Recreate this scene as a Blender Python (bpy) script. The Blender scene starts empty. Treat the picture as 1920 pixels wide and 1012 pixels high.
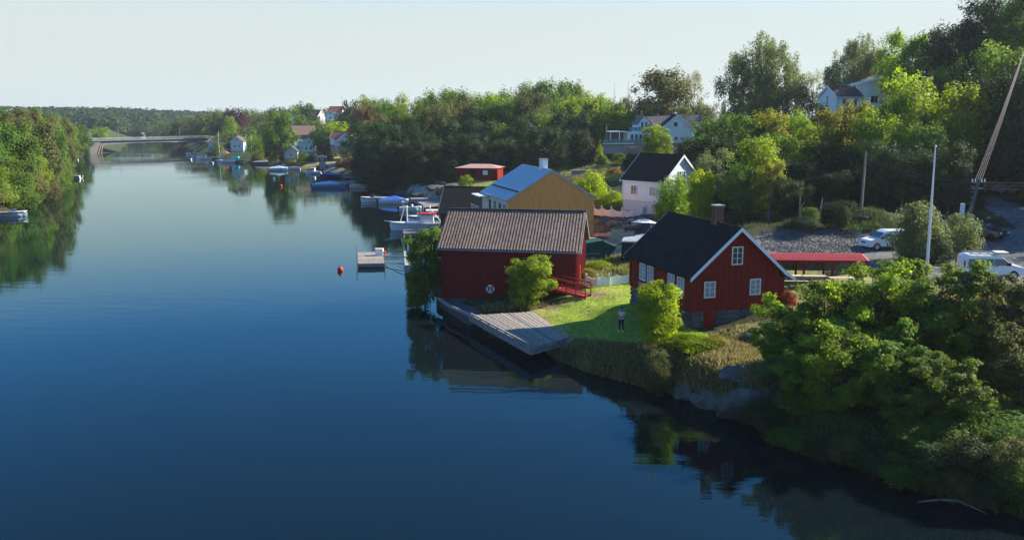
import bpy, bmesh, math, random
import numpy as np
from mathutils import Vector, Matrix
R = math.radians
rnd = random.Random(7)
S = bpy.context.scene
COL = S.collection
# ------------------------------------------------------------------ camera, sky, sun, exposure
F, HCAM, HOR = 1586.0, 17.0, 281.0          # focal length in photo pixels, height above water
PITCH = math.atan(HOR / F)
cam = bpy.data.objects.new('camera', bpy.data.cameras.new('camera'))
COL.objects.link(cam)
cam.location = (0, 0, HCAM)
cam.rotation_euler = (math.pi / 2 - PITCH, 0, 0)
cam.data.sensor_width = 36
cam.data.lens = 36 * F / 1920
cam.data.clip_start = 0.5
cam.data.clip_end = 12000
S.camera = cam
SUN_AZ, SUN_EL = 71.0, 32.0                 # azimuth from +Y towards +X
w = bpy.data.worlds.new('World'); S.world = w; w.use_nodes = True
wn = w.node_tree.nodes; wl = w.node_tree.links
bg = wn['Background']
sky = wn.new('ShaderNodeTexSky'); sky.sky_type = 'NISHITA'; sky.sun_disc = False
sky.sun_elevation = R(SUN_EL); sky.sun_rotation = R(SUN_AZ)
sky.air_density = 1.0; sky.dust_density = 0.6; sky.ozone_density = 2.0; sky.altitude = 0
# milky haze low in the sky all the way round the horizon, blue above
tcw = wn.new('ShaderNodeTexCoord'); sx = wn.new('ShaderNodeSeparateXYZ'); wl.new(tcw.outputs['Generated'], sx.inputs[0])
rmp = wn.new('ShaderNodeMapRange'); rmp.interpolation_type = 'SMOOTHSTEP'
rmp.inputs[1].default_value = .10; rmp.inputs[2].default_value = .24; rmp.inputs[3].default_value = .96; rmp.inputs[4].default_value = .0
wl.new(sx.outputs['Z'], rmp.inputs[0])
tnt = wn.new('ShaderNodeMix'); tnt.data_type = 'RGBA'; tnt.blend_type = 'MULTIPLY'; tnt.inputs[0].default_value = 1
tnt.inputs[7].default_value = (.23, .58, .88, 1); wl.new(sky.outputs[0], tnt.inputs[6])
mixs = wn.new('ShaderNodeMix'); mixs.data_type = 'RGBA'; wl.new(rmp.outputs[0], mixs.inputs[0])
wl.new(tnt.outputs[2], mixs.inputs[6]); mixs.inputs[7].default_value = (2.74, 2.98, 2.84, 1)
wl.new(mixs.outputs[2], bg.inputs[0]); bg.inputs[1].default_value = 0.11
sl = bpy.data.lights.new('sun', 'SUN'); sl.energy = 5.0; sl.angle = R(0.55); sl.color = (1.0, .90, .74)
sun = bpy.data.objects.new('sun', sl); COL.objects.link(sun)
sd = Vector((math.sin(R(SUN_AZ)) * math.cos(R(SUN_EL)), math.cos(R(SUN_AZ)) * math.cos(R(SUN_EL)), math.sin(R(SUN_EL))))
sun.rotation_euler = sd.to_track_quat('Z', 'Y').to_euler(); sun.location = (60, 0, 90)
S.view_settings.view_transform = 'Standard'; S.view_settings.look = 'None'
S.view_settings.exposure = 1.3; S.view_settings.gamma = 1.0
S.view_settings.use_curve_mapping = False
S.cycles.max_bounces = 8; S.cycles.transparent_max_bounces = 8
S.cycles.sample_clamp_indirect = 4.0; S.cycles.caustics_reflective = False; S.cycles.caustics_refractive = False
S.cycles.volume_bounces = 0

# ------------------------------------------------------------------ geometry of the survey
cp, sp = math.cos(PITCH), math.sin(PITCH)
def P(px, py, z=0.0):
    u = (px - 960) / F; v = (py - 506) / F
    dy = cp - v * sp; dz = -sp - v * cp
    t = (z - HCAM) / dz
    return (u * t, dy * t, z)
def Q(px, py, Y):
    u = (px - 960) / F; v = (py - 506) / F
    dy = cp - v * sp; dz = -sp - v * cp
    t = Y / dy
    return (u * t, Y, HCAM + dz * t)
def mpp(px, Y):                               # metres per photo pixel at depth Y
    return Y / F

# ------------------------------------------------------------------ materials
MATS = {}  # shared by name
def nodes_of(name):
    m = bpy.data.materials.new(name); m.use_nodes = True
    nt = m.node_tree
    return m, nt, nt.nodes['Principled BSDF']
def N(nt, t, **kw):
    n = nt.nodes.new(t)
    for k, v in kw.items():
        if k in n.inputs: n.inputs[k].default_value = v
        else: setattr(n, k, v)
    return n
def simple(name, c, rough=.75, metal=0, noise=.25, scale=3.0, bump=0.0, stretch=(1, 1, 1), spec=.14, c2=None, bscale=None):
    if name in MATS: return MATS[name]
    m, nt, b = nodes_of(name)
    tc = N(nt, 'ShaderNodeTexCoord'); mp = N(nt, 'ShaderNodeMapping'); mp.inputs['Scale'].default_value = stretch
    nt.links.new(tc.outputs['Object'], mp.inputs[0])
    nz = N(nt, 'ShaderNodeTexNoise'); nz.inputs['Scale'].default_value = scale; nz.inputs['Detail'].default_value = 6
    nz.inputs['Roughness'].default_value = .65
    nt.links.new(mp.outputs[0], nz.inputs['Vector'])
    mx = N(nt, 'ShaderNodeMix', data_type='RGBA')
    c2 = c2 or tuple(max(0, x * (1 - noise * 1.6)) for x in c)
    c1 = tuple(min(1, x * (1 + noise * .6)) for x in c)
    mx.inputs[6].default_value = (*c2, 1); mx.inputs[7].default_value = (*c1, 1)
    cr = N(nt, 'ShaderNodeMapRange'); cr.inputs[1].default_value = .3; cr.inputs[2].default_value = .7
    nt.links.new(nz.outputs[0], cr.inputs[0]); nt.links.new(cr.outputs[0], mx.inputs[0])
    # each piece a slightly different tone
    oi = N(nt, 'ShaderNodeObjectInfo'); hs = N(nt, 'ShaderNodeHueSaturation')
    mr = N(nt, 'ShaderNodeMapRange'); mr.inputs[3].default_value = 1 - noise * .5; mr.inputs[4].default_value = 1 + noise * .5
    nt.links.new(oi.outputs['Random'], mr.inputs[0]); nt.links.new(mr.outputs[0], hs.inputs['Value'])
    nt.links.new(mx.outputs[2], hs.inputs['Color']); nt.links.new(hs.outputs[0], b.inputs['Base Color'])
    b.inputs['Roughness'].default_value = rough; b.inputs['Metallic'].default_value = metal
    b.inputs['Specular IOR Level'].default_value = spec
    if bump:
        bp = N(nt, 'ShaderNodeBump'); bp.inputs['Strength'].default_value = bump; bp.inputs['Distance'].default_value = .05
        src = nz
        if bscale:
            src = N(nt, 'ShaderNodeTexNoise'); src.inputs['Scale'].default_value = bscale; src.inputs['Detail'].default_value = 4
            nt.links.new(mp.outputs[0], src.inputs['Vector'])
        nt.links.new(src.outputs[0], bp.inputs['Height']); nt.links.new(bp.outputs[0], b.inputs['Normal'])
    MATS[name] = m
    return m
def leafmat(name, c, hue=.02, trans=.42):
    m, nt, b = nodes_of(name)
    at = N(nt, 'ShaderNodeAttribute', attribute_name='tint')
    oi = N(nt, 'ShaderNodeObjectInfo')
    hs = N(nt, 'ShaderNodeHueSaturation'); hs.inputs['Color'].default_value = (*c, 1)
    mr = N(nt, 'ShaderNodeMapRange'); mr.inputs[3].default_value = .5 - hue; mr.inputs[4].default_value = .5 + hue
    nt.links.new(oi.outputs['Random'], mr.inputs[0]); nt.links.new(mr.outputs[0], hs.inputs['Hue'])
    mv = N(nt, 'ShaderNodeMapRange'); mv.inputs[3].default_value = .55; mv.inputs[4].default_value = 1.5
    nt.links.new(at.outputs['Fac'], mv.inputs[0]); nt.links.new(mv.outputs[0], hs.inputs['Value'])
    nt.links.new(hs.outputs[0], b.inputs['Base Color'])
    b.inputs['Roughness'].default_value = .6; b.inputs['Specular IOR Level'].default_value = .12
    tr = N(nt, 'ShaderNodeBsdfTranslucent')
    h2 = N(nt, 'ShaderNodeHueSaturation'); h2.inputs['Hue'].default_value = .485; h2.inputs['Saturation'].default_value = 1.1; h2.inputs['Value'].default_value = 1.9
    nt.links.new(hs.outputs[0], h2.inputs['Color']); nt.links.new(h2.outputs[0], tr.inputs[0])
    ms = N(nt, 'ShaderNodeMixShader'); ms.inputs[0].default_value = trans
    nt.links.new(b.outputs[0], ms.inputs[1]); nt.links.new(tr.outputs[0], ms.inputs[2])
    nt.links.new(ms.outputs[0], nt.nodes['Material Output'].inputs[0])
    MATS[name] = m
    return m
LEAF = {
 'dark': leafmat('leaves_dark', (.034, .062, .020), .012, .25),  # deepened: the mutual shade of packed trees is put into this green
 'mid': leafmat('leaves_mid', (.09, .155, .026), .016, .48),
 'bright': leafmat('leaves_bright', (.155, .235, .028), .014, .52),
 'yellow': leafmat('leaves_yellow', (.20, .21, .03), .016),
 'lime': leafmat('leaves_lime', (.21, .29, .02), .008, .52),
 'olive': leafmat('leaves_olive', (.105, .115, .038), .018),
 'brown': leafmat('leaves_brown', (.15, .10, .04), .02),
 'purple': leafmat('leaves_purple', (.055, .026, .028), .01),
 'grey': leafmat('leaves_grey', (.13, .17, .065), .012),
 'pale': leafmat('leaves_pale', (.24, .25, .13), .012),
 'red': leafmat('leaves_red', (.22, .07, .03), .02),
}
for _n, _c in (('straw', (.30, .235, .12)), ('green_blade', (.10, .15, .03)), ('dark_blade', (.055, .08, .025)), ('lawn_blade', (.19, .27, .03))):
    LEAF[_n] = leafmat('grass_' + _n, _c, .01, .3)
bark = simple('bark', (.10, .085, .07), .9, bump=.4, scale=8)
barkpale = simple('bark_pale', (.30, .28, .25), .85, noise=.5, scale=6)
redwall = simple('red_paint', (.225, .014, .008), .6, noise=.16, scale=1.6, stretch=(6, 6, .7), bump=.15, bscale=9)
reddark = simple('red_paint_barn', (.16, .012, .011), .62, noise=.18, scale=1.2, stretch=(5, 5, .5), bump=.15, bscale=9)
redrail = simple('red_rail', (.26, .03, .03), .6, noise=.15)
whitep = simple('white_paint', (.78, .80, .80), .5, noise=.07, scale=5)
whitewall = simple('white_wall', (.69, .79, .80), .6, noise=.06, scale=2)
glass = simple('window_glass', (.045, .055, .06), .06, noise=.3, spec=.8, scale=1.2)
curtain = simple('curtain', (.36, .37, .37), .35, noise=.35, scale=4, stretch=(6, 6, 1), spec=.6)
slate = simple('slate', (.016, .016, .016), .85, noise=.45, scale=2.5, bump=.2)
darkroof = simple('dark_roof', (.020, .018, .018), .85, noise=.3, scale=2)
greyroof = simple('grey_roof', (.12, .115, .115), .6, noise=.2)
orangewood = simple('larch_cladding', (.86, .38, .10), .7, noise=.16, scale=1.5, stretch=(5, 5, .4))
bluemetal = simple('zinc_sheet', (.40, .52, .60), .35, metal=.35, spec=.5, noise=.05, scale=.8)
concrete = simple('concrete', (.33, .33, .32), .85, noise=.22, scale=1.5, bump=.2)
stone = simple('stone', (.115, .115, .115), .85, noise=.35, scale=3.5, bump=.5)
mortar = simple('mortar', (.30, .28, .25), .9, noise=.25, scale=5)
rockm = simple('rock', (.11, .105, .09), .9, noise=.5, scale=2.3, bump=1.0, bscale=5, c2=(.05, .05, .043))
deckwood = simple('deck_wood', (.31, .275, .245), .85, noise=.4, scale=5, stretch=(1, 1, 1), bump=.3)
greywood = simple('grey_wood', (.235, .24, .245), .8, noise=.3, scale=3)
newwood = simple('new_wood', (.55, .43, .28), .75, noise=.25, scale=3)
metalgrey = simple('grey_metal', (.35, .36, .37), .45, metal=.5, noise=.15)
black = simple('black_plastic', (.02, .02, .022), .5, noise=.1)
rubber = simple('rubber', (.018, .018, .018), .85, noise=.2)
vanwhite = simple('car_white', (.74, .77, .80), .22, noise=.02, spec=.6)
carglass = simple('car_glass', (.02, .028, .035), .04, noise=.1, spec=.9)
cardark = simple('car_dark', (.02, .024, .03), .2, noise=.05, spec=.7)
chrome = simple('rim_metal', (.45, .46, .48), .35, metal=.7, noise=.1)
greensteel = simple('green_steel', (.018, .085, .065), .55, noise=.3, scale=2)
rust = simple('brown_steel', (.045, .026, .018), .7, noise=.5, scale=2)
brick = simple('brick', (.25, .085, .05), .85, noise=.4, scale=6)
bluetarp = simple('blue_cover', (.05, .12, .45), .6, noise=.15)
bluehull = simple('blue_hull', (.10, .34, .62), .25, noise=.06)
lightblue = simple('light_blue_hull', (.42, .58, .72), .3, noise=.05)
navy = simple('navy_hull', (.02, .035, .09), .3, noise=.1)
gelcoat = simple('gelcoat', (.76, .77, .77), .3, noise=.04)
bottomred = simple('red_trim', (.42, .03, .04), .5, noise=.1)
teal = simple('teal_sheet', (.02, .38, .62), .5, noise=.05)
redtile = simple('red_tile', (.40, .13, .08), .75, noise=.25, scale=4)
browntile = simple('brown_tile', (.17, .11, .095), .75, noise=.25, scale=3)
pinktin = simple('faded_red_roof', (.40, .23, .20), .6, noise=.22, scale=1.5)
redtin = simple('red_tin', (.58, .05, .03), .6, noise=.1, spec=.5)
cream = simple('cream_wall', (.62, .58, .48), .7, noise=.08)
bluegrey = simple('blue_grey_wall', (.50, .58, .66), .7, noise=.06)
skin = simple('skin', (.42, .25, .18), .5, noise=.05)
hairm = simple('hair', (.05, .035, .025), .7)
shirt = simple('beige_shirt', (.62, .53, .48), .85, noise=.08)
trousers = simple('dark_trousers', (.035, .045, .06), .85, noise=.15)
orangered = simple('buoy_red', (.75, .04, .03), .35, noise=.05)
palewire = simple('wire', (.30, .24, .21), .5, noise=.1)
polem = simple('tarred_pole', (.13, .15, .13), .8, noise=.3)
# barn roof tiles: weathered per tile
def tilemat():
    m, nt, b = nodes_of('clay_tiles_weathered')
    at = N(nt, 'ShaderNodeAttribute', attribute_name='tint')
    geo = N(nt, 'ShaderNodeTexCoord')
    nz = N(nt, 'ShaderNodeTexNoise'); nz.inputs['Scale'].default_value = 3; nz.inputs['Detail'].default_value = 5
    nt.links.new(geo.outputs['Object'], nz.inputs['Vector'])
    nz2 = N(nt, 'ShaderNodeTexNoise'); nz2.inputs['Scale'].default_value = .6; nt.links.new(geo.outputs['Object'], nz2.inputs['Vector'])
    ad = N(nt, 'ShaderNodeMath', operation='MULTIPLY_ADD'); ad.inputs[1].default_value = .5
    nt.links.new(nz.outputs[0], ad.inputs[0]); nt.links.new(at.outputs['Fac'], ad.inputs[2])
    a2 = N(nt, 'ShaderNodeMath', operation='MULTIPLY_ADD'); a2.inputs[1].default_value = .5
    nt.links.new(nz2.outputs[0], a2.inputs[0]); nt.links.new(ad.outputs[0], a2.inputs[2])
    cr = N(nt, 'ShaderNodeValToRGB'); e = cr.color_ramp.elements
    e[0].position = .3; e[0].color = (.035, .024, .02, 1); e[1].position = 1.0; e[1].color = (.27, .19, .14, 1)
    k = cr.color_ramp.elements.new(.65); k.color = (.135, .09, .068, 1)
    mrr = N(nt, 'ShaderNodeMapRange'); mrr.inputs[2].default_value = 1.5
    nt.links.new(a2.outputs[0], mrr.inputs[0]); nt.links.new(mrr.outputs[0], cr.inputs[0])
    nt.links.new(cr.outputs[0], b.inputs['Base Color']); b.inputs['Roughness'].default_value = .8
    return m
tiles = tilemat()

# ------------------------------------------------------------------ object helpers
def tag(o, label=None, cat=None, group=None, kind=None):
    if label: o['label'] = label
    if cat: o['category'] = cat
    if group: o['group'] = group
    if kind: o['kind'] = kind
    return o
def thing(name, label, cat, loc=(0, 0, 0), rz=0.0, group=None):
    o = bpy.data.objects.new(name, None); COL.objects.link(o)
    o.location = loc; o.rotation_euler = (0, 0, rz); o.empty_display_size = .3
    return tag(o, label, cat, group)
class MB:
    def __init__(s): s.v = []; s.f = []
    def add(s, vs, fs):
        n = len(s.v); s.v += [tuple(v) for v in vs]; s.f += [tuple(n + i for i in f) for f in fs]; return s
    def box(s, x0, x1, y0, y1, z0, z1):
        return s.add([(x0, y0, z0), (x1, y0, z0), (x1, y1, z0), (x0, y1, z0), (x0, y0, z1), (x1, y0, z1), (x1, y1, z1), (x0, y1, z1)],
                     [(0, 3, 2, 1), (4, 5, 6, 7), (0, 1, 5, 4), (1, 2, 6, 5), (2, 3, 7, 6), (3, 0, 4, 7)])
    def beam(s, a, b, w, h, up=(0, 0, 1)):
        a = Vector(a); b = Vector(b); d = (b - a).normalized(); u = Vector(up)
        if abs(d.dot(u)) > .98: u = Vector((1, 0, 0))
        r = d.cross(u).normalized() * (w / 2); t = r.cross(d).normalized() * (h / 2)
        vs = [a - r - t, a + r - t, a + r + t, a - r + t, b - r - t, b + r - t, b + r + t, b - r + t]
        return s.add(vs, [(0, 1, 2, 3), (7, 6, 5, 4), (0, 4, 5, 1), (1, 5, 6, 2), (2, 6, 7, 3), (3, 7, 4, 0)])
    def tube(s, pts, r, n=6, cap=True):
        pts = [Vector(p) for p in pts]; rs = r if isinstance(r, (list, tuple)) else [r] * len(pts)
        rings = []; base = len(s.v)
        for i, p in enumerate(pts):
            d = (pts[min(i + 1, len(pts) - 1)] - pts[max(i - 1, 0)]).normalized()
            u = Vector((0, 0, 1)) if abs(d.z) < .9 else Vector((1, 0, 0))
            a = d.cross(u).normalized(); c = a.cross(d).normalized()
            for k in range(n):
                t = 2 * math.pi * k / n
                s.v.append(tuple(p + (a * math.cos(t) + c * math.sin(t)) * rs[i]))
        for i in range(len(pts) - 1):
            for k in range(n):
                j = (k + 1) % n
                s.f.append((base + i * n + k, base + (i + 1) * n + k, base + (i + 1) * n + j, base + i * n + j))
        if cap:
            s.f.append(tuple(base + k for k in range(n))); e = base + (len(pts) - 1) * n
            s.f.append(tuple(e + n - 1 - k for k in range(n)))
        return s
    def prism(s, poly, y0, y1):                 # polygon in x,z extruded along y
        n = len(poly); vs = [(x, y0, z) for x, z in poly] + [(x, y1, z) for x, z in poly]
        return s.add(vs, [tuple(range(n)), tuple(range(2 * n - 1, n - 1, -1))] + [(i, i + n, (i + 1) % n + n, (i + 1) % n) for i in range(n)])
    def slab(s, top, t):                        # polygon (3-D points) thickened downwards
        n = len(top); vs = [tuple(p) for p in top] + [(p[0], p[1], p[2] - t) for p in top]
        return s.add(vs, [tuple(range(n)), tuple(range(2 * n - 1, n - 1, -1))] + [(i, i + n, (i + 1) % n + n, (i + 1) % n) for i in range(n)])
    def mesh(s, name, mat=None, smooth=False, fix=True):
        me = bpy.data.meshes.new(name); me.from_pydata(s.v, [], s.f); me.update()
        if fix:
            bm = bmesh.new(); bm.from_mesh(me); bmesh.ops.recalc_face_normals(bm, faces=bm.faces); bm.to_mesh(me); bm.free()
        if mat: me.materials.append(mat)
        if smooth: me.polygons.foreach_set('use_smooth', [True] * len(me.polygons))
        return me
def obj(name, mb, mat=None, parent=None, kind=None, smooth=False, bevel=0, loc=None, label=None):
    me = mb.mesh(name, mat, smooth) if isinstance(mb, MB) else mb
    o = bpy.data.objects.new(name, me); COL.objects.link(o)
    if parent: o.parent = parent
    if kind: o['kind'] = kind
    if label: o['label'] = label
    if loc: o.location = loc
    if bevel:
        b = o.modifiers.new('bevel', 'BEVEL'); b.width = bevel; b.segments = 2; b.limit_method = 'ANGLE'
    return o
def kids(o): return [c for c in bpy.data.objects if c.parent == o]
def copy_tree(root, loc, rz=0, scale=None, label=None, group=None, cache={}):
    if root.name not in cache:
        ch = kids(root); cache[root.name] = [(c, kids(c)) for c in ch]
    r = root.copy(); COL.objects.link(r); r.location = loc; r.rotation_euler = (0, 0, rz)
    if scale: r.scale = scale
    if label: r['label'] = label
    if group: r['group'] = group
    out = []
    for c, gs in cache[root.name]:
        d = c.copy(); COL.objects.link(d); d.parent = r; out.append(d)
        for g in gs:
            e = g.copy(); COL.objects.link(e); e.parent = d
    return r, out
# ------------------------------------------------------------------ terrain
RSH = [(2300, 1150), (2050, 1020), (1900, 962), (1800, 942), (1700, 912), (1620, 880), (1500, 850), (1440, 812), (1380, 782), (1300, 748), (1200, 722), (1100, 696),
       (1040, 672), (990, 640), (930, 612), (880, 596), (828, 562), (815, 548), (800, 525), (795, 500), (800, 470), (822, 440), (838, 415),
       (835, 398), (830, 385), (790, 378), (760, 370), (720, 360), (690, 353), (668, 345), (655, 336), (630, 330), (600, 321), (565, 318), (530, 315),
       (505, 308), (470, 306), (440, 305), (405, 301), (385, 296), (372, 288), (372, 276), (350, 268), (345, 262), (352, 256)]
LSH = [(255, 256), (240, 260), (215, 266), (212, 276), (214, 287), (165, 288), (128, 291), (112, 300), (108, 318), (116, 335), (100, 352), (60, 378), (0, 398), (-120, 450), (-400, 560), (-1200, 900)]
def near_ext(): return [(-300, -60), (300, -60)]
WPOLY = np.array([P(a, b)[:2] for a, b in RSH] + [P(a, b)[:2] for a, b in LSH] + [(-250, 20), (-60, -60), (30, -60)])
def seg_dist(px, py, poly):
    n = len(poly); d = np.full(px.shape, 1e9); inside = np.zeros(px.shape, bool)
    for i in range(n):
        x0, y0 = poly[i]; x1, y1 = poly[(i + 1) % n]
        dx, dy = x1 - x0, y1 - y0; L = dx * dx + dy * dy + 1e-9
        t = np.clip(((px - x0) * dx + (py - y0) * dy) / L, 0, 1)
        d = np.minimum(d, np.hypot(px - x0 - t * dx, py - y0 - t * dy))
        c = (y0 > py) != (y1 > py)
        xi = x0 + (py - y0) / (y1 - y0 + 1e-12) * dx
        inside ^= c & (px < xi)
    return d, inside
CT = [P(*a) for a in ((1100, 560, 1.8), (1072, 596, 1.5), (1002, 580, 1.22), (1030, 602, 1.2), (1062, 622, 1.22), (1000, 612, .6), (1045, 645, .75), (975, 598, .5), (1075, 640, 1.3), (1160, 622, 2.0), (1183, 572, 2.6), (1130, 545, 2.3), (1299, 614, 3.0), (1460, 582, 3.9), (1340, 632, 2.7),
      (1400, 615, 3.3), (1250, 690, 1.7), (1370, 705, 2.0), (1430, 680, 2.2), (1330, 720, 1.6), (1600, 560, 4.6), (1840, 640, 3.6), (1700, 800, 1.6), (1560, 780, 1.6), (1480, 680, 2.5), (1850, 800, 2.2),
      (1700, 640, 3.7), (1560, 620, 3.6), (1500, 520, 4.4), (1620, 525, 4.6), (1500, 490, 4.8), (1600, 480, 5.0), (1700, 470, 5.1), (1850, 470, 5.3), (1780, 520, 4.9), (1900, 520, 5.0), (1470, 455, 5.2), (1560, 450, 5.4),
      (1480, 437, 5.9), (1600, 425, 6.4), (1617, 385, 8.4), (1500, 405, 7.4), (1420, 420, 6.2), (1880, 395, 6.9), (1910, 430, 6.0), (1870, 372, 8.2), (1720, 400, 7.6), (1180, 500, 2.6), (1100, 520, 2.2),
      (1110, 490, 2.3), (1112, 458, 2.35), (1085, 455, 2.3), (1125, 468, 2.4), (1150, 455, 2.6), (1200, 450, 3.0), (1170, 425, 3.6), (1117, 412, 4.1), (1170, 410, 4.5), (1222, 400, 5.0), (1000, 575, 1.4), (900, 575, 1.15), (840, 552, 1.0), (1300, 470, 4.0), (1260, 430, 4.6), (1350, 440, 4.9),
      (900, 450, 1.9), (860, 470, 1.5), (900, 395, 1.9), (880, 362, 2.6), (845, 350, 3.0), (780, 358, 1.8), (860, 372, 1.8), (895, 335, 4.4), (1000, 330, 4.8), (1100, 330, 5.6), (1050, 300, 7.0), (1120, 285, 9.0), (1180, 320, 6.8), (1200, 300, 8.5))]
CT += [(14.5, 113, 5.6), (22, 112, 6.0), (19, 107, 5.1), (26, 120, 7.0), (30, 140, 9.0), (33, 174, 12), (20, 172, 9.8), (40, 176, 12.5), (0, 190, 5.2), (-12, 186, 3.6), (-22, 222, 3), (0, 230, 7), (30, 230, 13), (60, 200, 17.5),
       (55, 152, 17), (45, 118, 10.5), (62, 140, 19), (75, 130, 22.5), (95, 130, 25), (72, 108, 14.5), (85, 98, 12), (52, 98, 9.2), (34, 100, 8.0), (36, 125, 10.0), (110, 80, 14), (70, 60, 6), (60, 40, 3.2), (90, 30, 5),
       (-60, 303, 2.4), P(600, 305, 1.5), P(650, 300, 2.0), P(640, 320, .8), P(665, 333, .9), P(672, 310, 2.2), P(560, 303, 1.6), P(620, 312, 1.1), (-78, 330, 2.6), (-92, 365, 3.2), (-62, 430, 13), (-97, 400, 4), (-128, 390, 3), (-110, 480, 8), (-60, 520, 17), (0, 400, 17), (0, 300, 10), (-32, 290, 6), (-52, 318, 7.5), (-200, 560, 5), (-150, 640, 9), (-120, 800, 12), (-250, 900, 8),
       (-108, 165, 3.5), (-135, 200, 8), (-150, 260, 8), (-125, 285, 3), (-165, 340, 6), (-200, 410, 5), (-232, 452, 4.5), (-300, 600, 9), (-280, 760, 9), (-500, 1000, 22), (-900, 1500, 36), (-1300, 1500, 40), (-766, 1500, 34), (-620, 1500, 20),
       (-520, 1500, 14), (-300, 1600, 12), (0, 1500, 14), (800, 1500, 30), (-200, 120, 8), (-160, 60, 6), (200, 300, 35), (200, 150, 35), (0, 3000, 12), (-1500, 3000, 30), (1500, 3000, 20), (-500, 300, 25), (150, 40, 14), (-2500, 1500, 40)]
CT = np.array(CT)
def vnoise(x, y, seed=0):
    xi = np.floor(x).astype(np.int64); yi = np.floor(y).astype(np.int64); fx = x - xi; fy = y - yi
    fx = fx * fx * (3 - 2 * fx); fy = fy * fy * (3 - 2 * fy)
    def h(a, b):
        n = (a * 374761393 + b * 668265263 + seed * 974711) & 0x7fffffff
        n = ((n ^ (n >> 13)) * 1274126177) & 0x7fffffff
        return ((n ^ (n >> 16)) & 0xffff) / 65535.0
    return (h(xi, yi) * (1 - fx) + h(xi + 1, yi) * fx) * (1 - fy) + (h(xi, yi + 1) * (1 - fx) + h(xi + 1, yi + 1) * fx) * fy
def raw_height(X, Y):
    num = np.zeros(X.shape); den = np.zeros(X.shape)
    for cx, cy, cz in CT:
        d2 = (X - cx) ** 2 + (Y - cy) ** 2 + (.9 + .00012 * (cy * cy)) ** 2
        wgt = d2 ** -1.7
        num += wgt * cz; den += wgt
    return num / den
def height(X, Y):
    h = raw_height(X, Y)
    d, ins = seg_dist(X, Y, WPOLY)
    rough = np.clip(d / 6, 0, 1)
    h = h + ((vnoise(X / 3.1, Y / 3.1, 1) - .5) * .25 + (vnoise(X / .9, Y / .9, 2) - .5) * .07) * rough + (vnoise(X / 25, Y / 25, 3) - .5) * 2 * np.clip((Y - 140) / 100, 0, 1) * rough
    wdt = 1.1 + np.clip((Y - 100) / 60, 0, 6)
    k = np.clip(d / wdt, 0, 1); k = k ** .8
    land = -.12 + (h + .12) * k
    wat = -.12 - np.clip(d * .35, 0, 2.2)
    return np.where(ins, wat, np.maximum(land, -.12 + np.minimum(d * .25, .2)))
def spaced(parts):
    out = []
    for a, b, s in parts: out += list(np.arange(a, b, s))
    return np.array(sorted(set(np.round(out, 3))))
def geo_space(a, b, s0, g):
    out = []; x = a; s = s0
    while x < b: out.append(x); x += s; s *= g
    return out + [b]
GX = np.array([-v for v in geo_space(20, 3500, 1.4, 1.055)[::-1]][:-1] + list(np.arange(-20, 62, .4)) + geo_space(62, 3500, .9, 1.06))
GY = np.array(list(np.arange(-60, 33, 4)) + list(np.arange(34, 118, .42)) + geo_space(118, 4200, .8, 1.028))
XX, YY = np.meshgrid(GX, GY)
ZZ = height(XX, YY)
def hgt(x, y):
    x = np.asarray(x, float); y = np.asarray(y, float)
    i = np.clip(np.searchsorted(GX, x) - 1, 0, len(GX) - 2); j = np.clip(np.searchsorted(GY, y) - 1, 0, len(GY) - 2)
    fx = np.clip((x - GX[i]) / (GX[i + 1] - GX[i]), 0, 1); fy = np.clip((y - GY[j]) / (GY[j + 1] - GY[j]), 0, 1)
    return (ZZ[j, i] * (1 - fx) + ZZ[j, i + 1] * fx) * (1 - fy) + (ZZ[j + 1, i] * (1 - fx) + ZZ[j + 1, i + 1] * fx) * fy
def hz(x, y): return float(hgt(x, y))
def hit(px, py):                               # where the line of sight meets the ground
    px = np.atleast_1d(np.asarray(px, float)); py = np.atleast_1d(np.asarray(py, float))
    u = (px - 960) / F; v = (py - 506) / F
    dy = cp - v * sp; dz = -sp - v * cp
    t = np.full(px.shape, 25.0); done = np.zeros(px.shape, bool)
    for _ in range(900):
        g = HCAM + dz * t - np.maximum(hgt(u * t, dy * t), 0)
        done |= g < .02
        t = np.where(done, t, t + np.maximum(.05, g * .35))
        if done.all(): break
    return u * t, dy * t, HCAM + dz * t
def hit1(px, py):
    a, b, c = hit(px, py); return float(a[0]), float(b[0]), float(hgt(a[0], b[0]))
def gpoly(pts): return np.array([[a[0], a[1]] for a in (hit1(*p) for p in pts)])
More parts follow.
